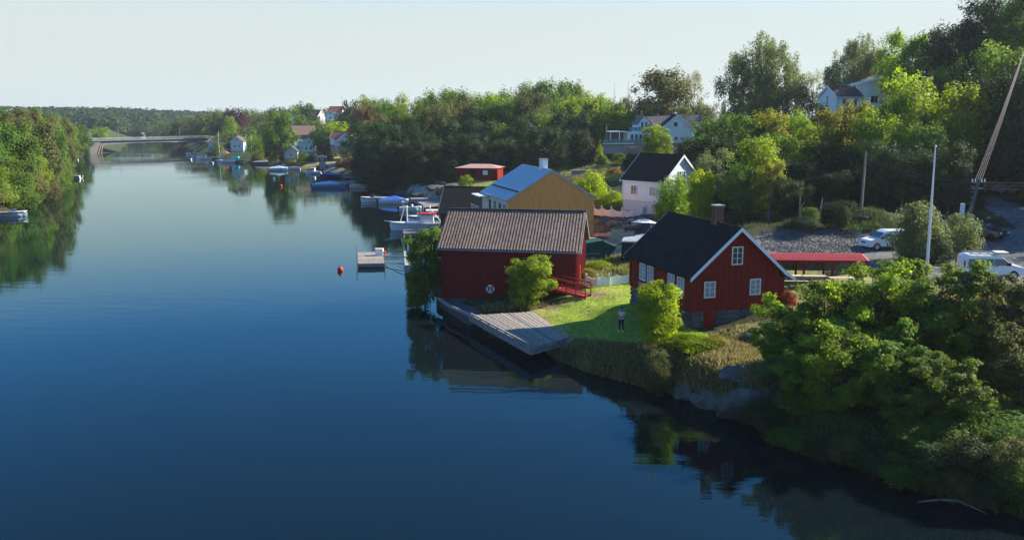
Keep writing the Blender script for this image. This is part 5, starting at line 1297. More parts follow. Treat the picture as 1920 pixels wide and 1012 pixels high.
boat(645, 333, 7.0, 176, 'grey hulled open boat right of the blue canopy boat', hull=simple('slate_hull', (.10, .13, .17), .4), deck=gelcoat)
boat(706, 378, 6.6, 192, 'white motorboat with red interior left of the two boats by the jetty', hull=gelcoat, kind='open', stripe=bottomred)
boat(738, 382, 6.2, 10, 'white boat under a pointed blue tarpaulin by the jetty', hull=gelcoat, kind='cover', cover=bluetarp)
boat(700, 374, 2.9, 190, 'small jet ski with red seat moored beyond the white motorboat', hull=navy, deck=bottomred, kind='open', B=1.1, cat='jet ski', name='jet_ski')
boat(522, 320, 6.5, 3, 'pale blue covered boat in front of the whitewashed boathouse', hull=gelcoat, kind='cover', cover=lightblue)
boat(547, 318, 6.0, 186, 'white rowing dinghy pulled in by the village lawn', hull=gelcoat, kind='open')
boat(493, 308, 7.5, 2, 'grey covered boat under the tall shore tree', hull=greywood, kind='cover', cover=simple('grey_cover', (.25, .27, .27)))
boat(453, 305, 5.5, 5, 'dark wooden boat at the village shore', hull=simple('brown_hull', (.08, .05, .04)), deck=greywood)
boat(426, 305, 7.0, 176, 'white motorboat moored below the masts', kind='open')
boat(415, 300, 8.5, 172, 'sailing boat with the left tall mast near the bridge', hull=navy, kind='sail', cat='sailing boat', name='sailing_boat')
boat(470, 301, 8.0, 5, 'sailing boat with the right tall mast in front of the blue grey house', kind='sail', cat='sailing boat', name='sailing_boat')
boat(384, 299, 7.5, 178, 'white cabin boat with wheelhouse at the village quay', kind='cabin')
boat(362, 290, 7.5, 176, 'dark topped boat moored nearest the bridge on the right', hull=gelcoat, deck=cardark, kind='cabin')
boat(371, 296, 7.5, 178, 'pale blue motorboat between bridge and wheelhouse boat', hull=lightblue)
boat(676, 352, 5.5, 5, 'small white motorboat tied up left of the jet ski under the dark trees')
boat(588, 326, 5.0, 178, 'white boat lying close to the shore left of the blue canopy boat', kind='cabin')
boat(770, 396, 4.2, 8, 'small white dinghy between the broad jetty and the fishing boat')
boat(358, 300, 3.0, 100, 'small white dinghy off the village quay')
boat(263, 262, 8, 20, 'white boat under the far arch of the bridge', kind='cabin')
for px, py, lab, cc in ((638, 508, 'red round buoy floating alone on the river', orangered), (399, 306, 'tiny white mooring buoy near the village boats', whitep), (146, 301, 'tiny white mooring buoy near the left bank', whitep), (514, 336, 'small white mooring buoy in front of the village', whitep), (527, 350, 'faded red mooring buoy off the village shore', orangered)):
    q = P(px, py, 0); t = thing('buoy', lab, 'buoy', (q[0], q[1], 0))
    r_ = .33 if px == 638 else .36
    m = MB(); m.tube([(0, 0, r_ * .62 + r_ * math.sin(a_)) for a_ in [(-.5 + k_ / 10) * math.pi for k_ in range(11)]], [max(.01, r_ * math.cos((-.5 + k_ / 10) * math.pi)) for k_ in range(11)], 12)
    obj('float', m, cc, t, smooth=True); obj('eye', MB().tube([(0, 0, r_ * 1.5), (0, 0, r_ * 1.95)], .05), black, t)
t = thing('pavilion', 'small white boathouse kiosk with red roof behind the village boats', 'pavilion', (*P(420, 300, 0)[:2], .3), 0); t.scale = (.52, .6, .8)
obj('wall', MB().box(-3, 3, 0, 4, 0, 3.2), whitewall, t); obj('roof', MB().add([(-3.6, -.5, 3.2), (3.6, -.5, 3.2), (3.6, 4.5, 3.2), (-3.6, 4.5, 3.2), (0, 2, 4.7)], [(0, 1, 4), (1, 2, 4), (2, 3, 4), (3, 0, 4), (0, 3, 2, 1)]), redtile, t)
for x in (-1.6, 0, 1.6): window(t, 6, 4, 'front', x, 1.7, .9, 1.2)
q = P(441, 300, 1.0); t = thing('blue_tent', 'bright turquoise tarpaulin shelter on the village shore', 'tarpaulin', (q[0], q[1], .4), 0)
obj('tarpaulin', MB().prism([(-1.6, .8), (1.6, .4), (1.2, 2.0), (-1, 1.9)], 0, 2), teal, t)
q = P(496, 298, 1.0); t = thing('parasol', 'open white parasol on the village shore left of the boathouse', 'parasol', (q[0], q[1], .8), 0)
obj('canopy', MB().add([(2.6 * math.cos(a_), 2.6 * math.sin(a_), 2.2) for a_ in [k_ * math.pi / 4 for k_ in range(8)]] + [(0, 0, 3)], [(k_, (k_ + 1) % 8, 8) for k_ in range(8)]), whitep, t); obj('pole', MB().tube([(0, 0, 0), (0, 0, 2.9)], .06), whitep, t)
# wooden double-ender with two tubular frames
X, Y, _ = P(800, 428, 0)
t = boat(800, 431, 11.5, 184, 'white wooden fishing boat with red trim and tall white frames behind the boathouse', hull=gelcoat, deck=gelcoat, kind='none', stripe=lightblue, cat='fishing boat', name='fishing_boat', B=3.0)
obj('cabin', MB().prism([(-1.2, .9), (1.2, .9), (.9, 2.5), (-1.0, 2.5)], -.95, .95), whitep, t); obj('cabin_roof', MB().box(-1.7, 1.3, -1.15, 1.15, 2.51, 2.66), bottomred, t)
for x0, x1 in ((3.0, 4.2), (-.6, -2.4)):
    obj('frame', MB().tube([(x0, -.9, 1.0), (x0, -.9, 3.7), (x0 + .4, -.9, 3.7), (x1, -.9, 1.0)], .06).tube([(x0, .9, 1.0), (x0, .9, 3.7)], .06).tube([(x0, -.9, 3.7), (x0, .9, 3.7)], .06), whitep, t)
obj('bowsprit', MB().beam((5.4, 0, 1.35), (6.6, 0, 1.5), .12, .12), whitep, t)
t = boat(815, 417, 9.0, 184, 'second white boat with pale deck moored beyond the fishing boat', kind='cabin', stripe=bottomred)
# ------------------------------------------------------------------ jetties
def jetty(pts, zt, label, mat=deckwood, name='jetty', n=14, th=.25, cat='jetty', piles=True):
    A_, B_, C_, D_ = [Vector(P(*p, zt)) for p in pts]
    t = thing(name, label, cat)
    for i in range(n):
        a0, a1 = i / n + .004, (i + 1) / n - .004
        obj('plank', MB().slab([A_.lerp(D_, a0), A_.lerp(D_, a1), B_.lerp(C_, a1), B_.lerp(C_, a0)], .05), mat, t)
    for e, f_ in ((A_, D_), (D_, C_), (C_, B_)):
        d_ = (f_ - e).normalized() * .06
        obj('side_beam', MB().beam(e + Vector((0, 0, -.055 - th / 2)) + d_, f_ + Vector((0, 0, -.055 - th / 2)) - d_, .1, th), greywood, t)
    if piles:
        for p in (A_, B_, C_, D_): obj('pile', MB().tube([(p.x, p.y, zt - .06), (p.x, p.y, -1.2)], .13, 7), greywood, t)
    return t
jetty(((768, 371), (838, 369), (850, 378), (793, 384)), 1.0, 'broad sunlit plank jetty behind the boathouse roof', newwood if False else deckwood, th=.5)
jetty(((838, 369), (872, 368), (872, 380), (850, 378)), 1.15, 'grey slatted landing joining the broad jetty to the shore', greywood, n=9)
t = jetty(((670, 473), (716, 472), (721, 493), (671, 494)), .55, 'small floating plank raft with a white box, out on the river', deckwood, name='floating_raft', cat='raft', th=.42, piles=False)
obj('hull_side', MB().slab([P(671.5, 495, .3), P(720, 494.5, .3), P(719, 476, .3), P(671.5, 476, .3)], .5), simple('maroon_float', (.09, .03, .035)), t)
for q in ((669, 470), (669, 497), (721.5, 494)): p = P(*q, .5); obj('post', MB().tube([(p[0], p[1], -1), (p[0], p[1], 1.35)], .05), metalgrey, t)
p = P(712, 478, .57); t = thing('white_box', 'white storage box with red lid edge standing on the floating raft', 'box', (p[0], p[1], .56), 0)
obj('body', MB().box(-.5, .45, -.35, .35, 0, .75), whitep, t); obj('lid', MB().box(-.53, .48, -.38, .38, .752, .82), cream, t); obj('red_float', MB().tube([(.62, 0, .1), (.62, 0, .5)], .16, 8), orangered, t)
t = thing('gangway', 'thin steel pipes and chains mooring the raft to the quay', 'mooring pipes')
for k_, (a_, b_) in enumerate((((721, 484), (758, 482)), ((721, 492), (760, 496)), ((721, 478), (748, 474)), ((721, 490), (758, 503)))):
    obj('pipe', MB().tube([P(*a_, .3), P(*b_, .4)], .045), metalgrey, t)
q = [P(757, 470, .9), P(778, 469, .9), P(786, 498, .9), P(759, 497, .9)]
t = obj('quay_block', MB().slab(q, 1.8), concrete); tag(t, 'grey concrete quay block by the slim tree left of the boathouse', 'quay')
jetty(((756, 430), (820, 428), (822, 434), (757, 437)), .6, 'narrow plank walkway in front of the fishing boat', deckwood, n=5)
jetty(((600, 341), (665, 338), (668, 345), (610, 348)), .5, 'narrow jetty between the blue boats and the dark trees', deckwood, n=6)
jetty(((640, 326), (672, 324), (672, 331), (645, 333)), .6, 'stone coloured landing behind the grey hulled boat', deckwood, n=6)
for k_, (px, py) in enumerate(((822, 366), (830, 365), (836, 369))):
    x, y, z = hit1(px, py); tree('bush', px, 0, y, 14, 'straw', 'tuft of tall straw coloured grass in a pot on the jetty', 'straw tufts on the jetty', name='ornamental_grass', h=1.7, x=x)

# ------------------------------------------------------------------ rocks
def rock(px, py, wpx, hm, label, seed, Y=None, deep=.7, name='rock', zoff=0, flat=1.0, yaw=None):
    x, y, z = hit1(px, py) if Y is None else (Q(px, py, Y)[0], Y, hz(Q(px, py, Y)[0], Y))
    bm = bmesh.new(); bmesh.ops.create_icosphere(bm, subdivisions=5 if wpx > 60 else 3, radius=1)
    rr = random.Random(seed); off = Vector((rr.uniform(0, 99), rr.uniform(0, 99), rr.uniform(0, 99)))
    from mathutils import noise as nz_
    pl = []
    for k2 in range(20):
        nv = Vector((rr.gauss(0, 1), rr.gauss(0, 1), rr.gauss(0, .8))).normalized(); pl.append((nv, rr.uniform(.62, .95)))
    for v in bm.verts:
        p = v.co.normalized(); r1 = min(d_ / max(.05, p.dot(nv)) for nv, d_ in pl)
        v.co = p * min(r1, 1.15) * (1 + .10 * nz_.noise(p * 2.3 + off) + .07 * (abs(nz_.noise(p * 5 + off)) - .2) + .03 * nz_.noise(p * 13 + off))
    me = bpy.data.meshes.new(name); bm.to_mesh(me); bm.free(); me.materials.append(rockm)
    o = bpy.data.objects.new(name, me); COL.objects.link(o)
    s = wpx * y / F / 2
    o.location = (x, y, z + zoff - hm * .15); o.scale = (s, s * deep, hm); o.rotation_euler = (0, 0, rr.uniform(-.5, .5) if yaw is None else yaw)
    return tag(o, label, 'rock')
rock(1395, 752, 120, 1.5, 'large grey rock face at the waterline left of the big alders', 1, deep=.8, yaw=-.5)
rock(1335, 752, 90, 1.0, 'grey rock at the waterline below the dry grass slope', 2, yaw=-.5)
rock(1290, 735, 70, .8, 'smaller rock at the waterline below the dry grass', 3, yaw=-.5)
rock(1440, 775, 90, 1.2, 'rock at the water under the pale green bush', 4)
rock(1400, 700, 110, .45, 'flat sunlit rock slab on top of the bank', 5, zoff=.1)
rock(1418, 632, 74, .55, 'grey rock outcrop on the slope beside the farmhouse gable', 6, zoff=.1)
rock(1445, 612, 40, .4, 'small flat rock above the grey outcrop', 7)
rock(1320, 640, 80, .18, 'pale flat bedrock on the path below the cellar door', 8)
rock(1850, 665, 90, .5, 'grey rock between the trees at the right edge', 9)
rock(1690, 560, 90, .25, 'flat rock behind the alders on the lawn', 10)
for k_, (px, py, w_, hm) in enumerate(((1135, 292, 16, .7), (1120, 299, 12, .5), (1165, 300, 26, 1.0), (1150, 312, 20, .8), (1185, 312, 18, .7), (1090, 302, 14, .5), (1110, 290, 10, .4), (1145, 283, 14, .6), (1065, 318, 14, .5), (1078, 309, 10, .5))):
    o = rock(px, py, w_, hm, 'boulder in the rockery below the villa', 20 + k_); o['group'] = 'boulders in the villa rockery'
for k_, (px, py, w_, hm) in enumerate(((1125, 421, 34, .8), (1150, 424, 40, .9), (1178, 420, 40, .9), (1205, 416, 36, .9), (1228, 410, 34, .8))):
    o = rock(px, py, w_, hm, 'rock in the broken bank under the wavy fence', 40 + k_); o['group'] = 'rocks under the wavy fence'
for k_, (px, py, w_, hm) in enumerate(((790, 366, 60, .6), (815, 352, 50, .7), (760, 362, 40, .5), (850, 350, 50, .9), (875, 360, 50, .9))):
    o = rock(px, py, w_, hm, ['flat pale shore rock left of the jetty', 'pale rock slab above the jetty', 'low shore rock at the edge of the wood', 'grey boulder under the small lawn', 'grey boulder behind the tarred shed'][k_], 60 + k_)
t = thing('garden_wall', 'blue grey low wall below the rockery, right of the larch house chimney', 'wall', (*hit1(1072, 331)[:2], hit1(1072, 331)[2] - .5), R(-4))
obj('wall', MB().box(0, 10.5, 0, .4, 0, 1.6), simple('blue_grey_block', (.20, .24, .28), .85), t); obj('coping', MB().box(-.05, 10.55, -.06, .46, 1.601, 1.68), concrete, t)
t = thing('lawn_wall', 'low dry stone wall under the small lawn beside the red shed', 'wall')
aa = Vector(hit1(818, 345)); bb = Vector(hit1(866, 360))
for k_ in range(11):
    p = aa.lerp(bb, (k_ + .5) / 11); o = obj('wall_stone', STM[k_ % 6], parent=t); o.location = (p.x, p.y, p.z + .2); o.scale = ((bb - aa).length / 11 * .95, .8, 1.4); o.rotation_euler = (0, 0, math.atan2(bb.y - aa.y, bb.x - aa.x))
# gravel heap stones: real small stones scattered over the gravel bank
def scatter_stones(poly, n, smin, smax, mat, name, label, seed=3):
    rs = np.random.RandomState(seed); P_ = np.array(poly, float); x0, y0 = P_.min(0); x1, y1 = P_.max(0)
    px = rs.uniform(x0, x1, n * 3); py = rs.uniform(y0, y1, n * 3); k = inside(px, py, P_); px, py = px[k][:n], py[k][:n]
    X, Y, Z = hit(px, py); Z = hgt(X, Y); n = len(X)
    base = np.array([(1, 0, 0), (-1, 0, 0), (0, 1, 0), (0, -1, 0), (0, 0, .7), (0, 0, -.5)])
    s = rs.uniform(smin, smax, n)
    v = base[None] * s[:, None, None] * rs.uniform(.6, 1.3, (n, 6, 1)); a = rs.uniform(0, 6.28, n)
    vx = v[..., 0] * np.cos(a)[:, None] - v[..., 1] * np.sin(a)[:, None] + X[:, None]; vy = v[..., 0] * np.sin(a)[:, None] + v[..., 1] * np.cos(a)[:, None] + Y[:, None]; vz = v[..., 2] + Z[:, None] + .02
    f = np.array([(0, 2, 4), (2, 1, 4), (1, 3, 4), (3, 0, 4), (2, 0, 5), (1, 2, 5), (3, 1, 5), (0, 3, 5)])
    me = np_mesh(name, np.stack([vx, vy, vz], -1).reshape(-1, 3), (f[None] + (np.arange(n) * 6)[:, None, None]).reshape(-1, 3), 3); me.materials.append(mat)
    tag(obj(name, me, kind='stuff'), label, 'stones')
scatter_stones([(1425, 432), (1560, 425), (1640, 450), (1610, 478), (1480, 478), (1425, 465)], 3000, .03, .13, stone, 'gravel_stones', 'loose grey stones on the gravel bank behind the farmhouse')
scatter_stones([(1112, 412), (1228, 402), (1230, 425), (1112, 436)], 1500, .08, .35, stone, 'rubble', 'rubble on the broken bank under the wavy fence', 4)
# ------------------------------------------------------------------ white picket fences
def picket(pts, hh, label, wave=0, n=60, name='picket_fence', plain=False):
    t = thing(name, label, 'fence'); P3 = [Vector(hit1(*p)) for p in pts]
    seg = [(P3[i + 1] - P3[i]).length for i in range(len(P3) - 1)]; tot = sum(seg)
    def along(u):
        d_ = u * tot
        for i, s_ in enumerate(seg):
            if d_ <= s_ or i == len(seg) - 1: return P3[i].lerp(P3[i + 1], min(1, d_ / s_)), (P3[i + 1] - P3[i]).normalized()
            d_ -= s_
    pm = MB().prism([(-.045, 0), (.045, 0), (.045, .92), (0, 1.0), (-.045, .92)], -.012, .012).mesh('picket', whitep)
    for i in range(n):
        u = (i + .5) / n; p, d_ = along(u); z = hz(p.x, p.y)
        o = obj('picket', pm, parent=t); sag = (1 - wave * (1 - (2 * ((u * len(seg)) % 1) - 1) ** 2)) if wave else 1
        o.location = (p.x, p.y, z + .05); o.rotation_euler = (0, 0, math.atan2(d_.y, d_.x)); o.scale = (1.15, 1, hh * sag)
    for i, p in enumerate(P3):
        z = hz(p.x, p.y); q_ = obj('post', MB().box(p.x - .08, p.x + .08, p.y - .08, p.y + .08, z - .3, z + hh * 1.12), whitep, t)
        obj('post_cap', MB().add([(p.x - .12, p.y - .12, z + hh * 1.121), (p.x + .12, p.y - .12, z + hh * 1.121), (p.x + .12, p.y + .12, z + hh * 1.121), (p.x - .12, p.y + .12, z + hh * 1.121), (p.x, p.y, z + hh * 1.3)], [(0, 1, 4), (1, 2, 4), (2, 3, 4), (3, 0, 4), (0, 3, 2, 1)]), whitep, q_)
    for i in range(len(P3) - 1):
        for r_ in (.25, .62):
            a_, b_ = P3[i], P3[i + 1]; obj('rail', MB().beam((a_.x, a_.y + .05, hz(a_.x, a_.y) + hh * r_), (b_.x, b_.y + .05, hz(b_.x, b_.y) + hh * r_), .04, .09), whitep, t)
    return t
picket([(1113, 403), (1128, 405), (1146, 407), (1166, 409), (1186, 408), (1204, 404), (1222, 396)], 1.15, 'wavy topped white board fence in front of the white cottage', .28, 84)
picket([(1099, 537), (1120, 538), (1142, 536), (1184, 530)], 1.0, 'white picket fence between the boathouse and the farmhouse', .22, 50)
# ------------------------------------------------------------------ containers, debris and the car behind them
def gp(px, py): return hit1(px, py)
t = thing('green_container', 'dark green steel waste container with pale lettering behind the boathouse gable', 'container', (7.6, 86.2, 2.35), R(8))
obj('body', MB().prism([(-1.4, 0), (2.0, 0), (3.3, 1.7), (1.9, 2.35), (-1.4, 1.9)], 0, 2.2), greensteel, t, bevel=.03)
for i in range(5): obj('rib', MB().box(-1.2 + i * .75, -1.12 + i * .75, -.06, -.002, .05, 1.75), greensteel, t)
obj('rim', MB().beam((-1.4, 0, 1.93), (1.9, 0, 2.38), .1, .1), greensteel, t)
def lettering(par, txt, x, y, z, size, mat, rz=0):
    cu = bpy.data.curves.new('lettering', 'FONT'); cu.body = txt; cu.size = size; cu.extrude = .004
    o = bpy.data.objects.new('lettering', cu); COL.objects.link(o)
    bpy.context.view_layer.update(); me = bpy.data.meshes.new_from_object(o.evaluated_get(bpy.context.evaluated_depsgraph_get()))
    bpy.data.objects.remove(o); me.name = 'lettering'; me.materials.append(mat)
    q_ = obj('lettering', me, parent=par); q_.location = (x, y, z); q_.rotation_euler = (math.pi / 2, 0, rz); return q_
m = MB()
for r_, n_ in ((0, 9), (1, 6)):
    for i in range(n_): m.box(.1 + i * .16, .2 + i * .16, -.022, -.008, 1.0 - r_ * .4, 1.12 - r_ * .4)
obj('lettering', m, simple('faded_letters', (.35, .42, .42)), t)
t = thing('brown_container', 'open brown steel skip with rusty red panel and pale letters beside the farmhouse', 'container', (12.0, 84.0, 2.6), R(-12))
obj('body', MB().box(-1.0, 3.4, 0, 2.3, .15, 2.3), rust, t, bevel=.02)
for i in range(7): obj('rib', MB().box(-.98 + i * .7, -.88 + i * .7, -.09, -.002, .15, 2.3), rust, t)
obj('rim', MB().box(-1.05, 3.45, -.1, 0, 2.302, 2.42), metalgrey, t); obj('cover', MB().add([(-1.0, 0, 2.44), (3.4, 0, 2.44), (3.4, 2.3, 2.5), (-1, 2.3, 2.5), (1.2, 1.1, 2.95)], [(0, 1, 4), (1, 2, 4), (2, 3, 4), (3, 0, 4)]), simple('grey_sheet', (.5, .52, .55)), t)
obj('red_panel', MB().box(.25, 1.75, -.125, -.095, .75, 1.75), simple('rusty_red', (.26, .06, .035)), t)
lettering(t, 'OO', 2.2, -.13, 1.1, .95, simple('letter_cream', (.5, .45, .33)))
# car behind the containers
t = thing('parked_car', 'white car behind the brown skip, only its windscreen and roof showing', 'car', (14.9, 92.5, 3.1), R(60))
obj('body', MB().prism([(-2.2, .25), (2.2, .25), (2.2, .85), (1.2, 1.0), (.5, 1.45), (-1.4, 1.5), (-2.1, .95)], -.85, .85), vanwhite, t, bevel=.06)
obj('windscreen', MB().add([(1.25, -.72, 1.02), (1.25, .72, 1.02), (.56, .66, 1.46), (.56, -.66, 1.46)], [(0, 1, 2, 3)]), carglass, t); obj('side_window', MB().box(-1.3, .4, -.87, -.855, 1.0, 1.36), carglass, t); obj('side_window', MB().box(-1.3, .4, .855, .87, 1.0, 1.36), carglass, t)
for x in (-1.4, 1.4):
    for y in (-.86, .7): obj('wheel', MB().tube([(x, y, .32), (x, y + .16, .32)], .32, 14), rubber, t)
t = thing('white_awning', 'white curved canopy sticking out above the farmhouse roof edge', 'canopy', (*gp(1212, 447)[:2], gp(1212, 447)[2]), R(-10))
obj('canopy', MB().add([(-1.9, 0, 1.9), (-1.0, .3, 2.25), (.2, .3, 2.3), (1.5, 0, 1.8), (-1.0, -.9, 2.0), (.3, -.9, 2.0)], [(0, 4, 1), (1, 4, 5, 2), (2, 5, 3)]), whitep, t); obj('pole', MB().tube([(.6, -.2, 0), (.5, 0, 2.0)], .06), whitep, t)
t = thing('plywood_crate', 'upright tan plywood crate on the building site', 'crate', gp(1158, 452), R(-4))
obj('panel', MB().box(-.75, .75, 0, .06, 0, 1.35), newwood, t); obj('panel', MB().box(-.75, .75, .9, .96, 0, 1.35), newwood, t); obj('side', MB().box(.68, .75, .061, .899, 0, 1.35), newwood, t); obj('side', MB().box(-.75, -.68, .061, .899, 0, 1.35), newwood, t); obj('batten', MB().box(-.79, -.68, -.05, -.002, 0, 1.4), newwood, t); obj('batten', MB().box(.68, .79, -.05, -.002, 0, 1.4), newwood, t)
for k_, (px, py, lab, mm_, a_) in enumerate(((1140, 463, 'heap of loose pale planks left of the plywood crate', newwood, 30), (1172, 468, 'crossed waste timber in front of the plywood crate', newwood, -25), (1130, 448, 'red and white plastic pipes lying on the building site', bottomred, -18), (1180, 460, 'scattered dark offcuts right of the crate', bark, 10), (1125, 475, 'stack of grey boards behind the green container', greywood, 5))):
    x, y, z = gp(px, py); t = thing('timber_heap', lab, 'timber', (x, y, z), R(a_))
    for i in range(9):
        l_ = rnd.uniform(1.2, 3.2); a0 = rnd.uniform(-.5, .5); c0 = Vector((rnd.uniform(-1, 1), rnd.uniform(-.8, .8), .06 + i * .035))
        d_ = Vector((math.cos(a0), math.sin(a0), rnd.uniform(-.04, .04))) * l_ / 2; obj('plank', MB().beam(c0 - d_, c0 + d_, .16, .04), mm_, t)
# ------------------------------------------------------------------ picnic shelter and tables
pa = Vector(hit1(1462, 527)); pb = Vector(hit1(1612, 523))
sa = math.atan2(pb.y - pa.y, pb.x - pa.x); sx0 = pa; sl_ = (pb - pa).length
zg = hz(pb.x, pb.y)
t = thing('picnic_shelter', 'long open picnic shelter with red ribbed roof behind the farmhouse', 'shelter', (pa.x - .6, pa.y + .3, zg), sa)
Ls = sl_ + 1.2
for i in range(int(Ls / .23) + 1):
    x = i * .23; obj('roof_rib', MB().beam((x, -.35, 1.5), (x + .0, 1.35, 1.82), .07, .05), redtin, t)
obj('roof_sheet', MB().slab([(-.1, -.35, 1.46), (Ls + .1, -.35, 1.46), (Ls + .1, 1.35, 1.78), (-.1, 1.35, 1.78)], .04), simple('pale_red_tin', (.70, .24, .22), .4), t)
obj('roof_sheet', MB().slab([(-.1, 1.36, 1.78), (Ls + .1, 1.36, 1.78), (Ls + .1, 2.9, 1.5), (-.1, 2.9, 1.5)], .04), redtin, t)
obj('fascia', MB().box(-.1, Ls + .1, -.40, -.352, 1.36, 1.5), redwall, t)
for i in range(4):
    x = .3 + i * (Ls - .7) / 3
    for y in (0.05, 2.3): obj('post', MB().box(x - .07, x + .07, y - .07, y + .07, -.8, 1.5), redwall, t)
    for s in (-1, 1): obj('brace', MB().beam((x, .05, .8), (x + s * .6, .05, 1.4), .08, .08), redwall, t)
obj('back_panel', MB().box(.2, Ls - .4, 2.4, 2.44, .2, 1.2), simple('grey_green_panel', (.12, .15, .14)), t)
for k_, (px, py, lab) in enumerate(((1480, 536, 'picnic table nearest the farmhouse under the shelter'), (1525, 532, 'middle picnic table under the shelter'), (1577, 532, 'right picnic table under the shelter'))):
    x, y, z = hit1(px, py); t = thing('picnic_table', lab, 'picnic table', (x, y, zg - .25), sa, 'picnic tables')
    for i in range(4): obj('top_plank', MB().box(-.95, .95, -.34 + i * .17, -.19 + i * .17, .72, .76), newwood, t)
    for s in (-.78, .62):
        obj('bench', MB().box(-.95, .95, s, s + .2, .42, .46), newwood, t)
    for x_ in (-.7, .7):
        for s in (-1, 1): obj('leg', MB().beam((x_, s * .2, .71), (x_, s * .62, 0), .09, .05), greywood, t)
        obj('crossbar', MB().box(x_ - .04, x_ + .04, -.75, .75, .36, .415), greywood, t)
t = thing('notice_box', 'small grey box at the right end of the picnic shelter', 'box', (*hit1(1610, 524)[:2], zg - .1), 0)
obj('body', MB().box(-.3, .3, -.2, .2, 0, .8), simple('grey_green_panel', (.12, .15, .14)), t); obj('lid', MB().box(-.33, .33, -.23, .23, .801, .86), greywood, t)
# ------------------------------------------------------------------ vans
def van(loc, rz, label, kind):
    t = thing('delivery_van', label, 'van', loc, rz); Lv = 4.5
    top = [(2.2, .55), (2.22, .78), (2.05, .93), (1.2, 1.12), (.62, 1.62), (.3, 1.78), (-1.9, 1.80), (-2.12, 1.68), (-2.24, .95), (-2.25, .40)]
    bot = [(-2.2, .30)]
    def arch(cx): return [(cx - .42 + .84 * i / 8, .30 + .40 * math.sin(math.pi * i / 8)) for i in range(9)]
    out = top + bot + arch(-1.42) + arch(1.36) + [(2.1, .30)]
    def hw(z): return .91 if z < 1.0 else .91 - (z - 1.0) * .17
    n = len(out); vs = [(x, -hw(z), z) for x, z in out] + [(x, hw(z), z) for x, z in out]
    m = MB().add(vs, [tuple(range(n)), tuple(range(2 * n - 1, n - 1, -1))] + [(i, (i + 1) % n, (i + 1) % n + n, i + n) for i in range(n)])
    obj('body', m, vanwhite, t, bevel=.045)
    def side(pts, s, o=.012): return [(x, s * (hw(z) + o), z) for x, z in pts]
    for s in (-1, 1):
        for pts in ([(1.12, 1.08), (.58, 1.54), (-.05, 1.56), (-.05, 1.06)], [(-.15, 1.06), (-.15, 1.56), (-1.2, 1.56), (-1.2, 1.06)]) + (([(-1.3, 1.06), (-1.3, 1.54), (-1.95, 1.52), (-2.0, 1.06)],) if kind == 'b' else ()):
            if kind == 'a' and pts[0][0] < 0: continue
            q_ = MB(); q_.add(side(pts, s), [tuple(range(len(pts)))]); obj('side_window', q_, carglass, t)
        obj('door_seam', MB().beam((-.1, s * .918, .45), (-.1, s * .88, 1.6), .015, .012), black, t)
        obj('sill', MB().box(-.98, .92, s * .90 - .02, s * .90 + .02, .28, .36), black, t)
        obj('handle', MB().box(.0, .2, s * .925 - .012, s * .925 + .012, .98, 1.02), black, t)
        obj('mirror', MB().box(.88, 1.05, s * 1.0 - .1, s * 1.0 + .1, 1.08, 1.28), black, t, bevel=.02)
        obj('headlight', MB().box(1.98, 2.2, s * .72 - .14, s * .72 + .14, .72, .88), chrome, t, bevel=.02)
        obj('tail_light', MB().box(-2.27, -2.2, s * .82 - .07, s * .82 + .07, .9, 1.4), bottomred, t)
        for x in (-1.42, 1.36):
            w_ = obj('wheel', MB().tube([(x, s * .70, .33), (x, s * .915, .33)], .33, 20), rubber, t)
            obj('rim', MB().tube([(x, s * .90, .33), (x, s * .925, .33)], .21, 16), chrome, w_)
    q_ = MB().add([(1.17, -.78, 1.15), (1.17, .78, 1.15), (.68, .72, 1.58), (.68, -.72, 1.58)], [(0, 1, 2, 3)]); q_.v = [(a + .03, b_, c_ + .02) for a, b_, c_ in q_.v]; obj('windscreen', q_, carglass, t)
    obj('bumper', MB().box(2.12, 2.27, -.8, .8, .33, .58), black if kind == 'b' else vanwhite, t, bevel=.03); obj('grille', MB().box(2.2, 2.24, -.4, .4, .62, .76), black, t)
    obj('rear_bumper', MB().box(-2.32, -2.2, -.82, .82, .32, .55), black, t, bevel=.03)
    return t
x, y, z = hit1(1668, 468)
v = van((x - .1, y + .6, z + .0), R(186), 'white van with pink and blue logo parked on the gravel, half behind the pale bush', 'a')
for s in (-1, 1):
    m = MB()
    obj('logo', MB().tube([(-.62, s * .89, 1.36), (-.62, s * .90, 1.36)], .17, 12), simple('logo_pink', (.5, .08, .2)), v); obj('logo', MB().tube([(-.84, s * .89, 1.2), (-.84, s * .905, 1.2)], .13, 12), simple('logo_blue', (.08, .12, .45)), v)
x, y, z = hit1(1858, 522)
v = van((x + .2, y + .6, z), R(-6), 'white van with roof rack and side windows behind the trees at the right edge', 'b')
lettering(v, 'CA', -2.0, -.80, 1.16, .36, cardark)
for s in (-.62, .62): obj('roof_rail', MB().tube([(-1.9, s, 1.90), (1.0 - .6, s, 1.90)], .03), metalgrey, v)
for i in range(4): obj('rack_bar', MB().beam((-1.7 + i * .62, -.68, 1.94), (-1.7 + i * .62, .68, 1.94), .05, .04), metalgrey, v)
for s in (-.2, .15): obj('ladder_rail', MB().beam((-2.0, s, 2.0), (.7, s, 2.0), .05, .06), metalgrey, v)
for i in range(9): obj('ladder_rung', MB().beam((-1.9 + i * .31, -.2, 2.0), (-1.9 + i * .31, .15, 2.0), .03, .03), metalgrey, v)
obj('pipe_box', MB().box(.1, .95, -.7, .2, 1.97, 2.05), whitep, v)
obj('trim_panel', MB().box(-.95, -.15, -.925, -.912, .48, .62), black, v)
x, y, z = hit1(1846, 447)
t = thing('dark_car', 'dark car parked in shade beside the tall utility pole', 'car', (x, y + .5, z), R(-60))
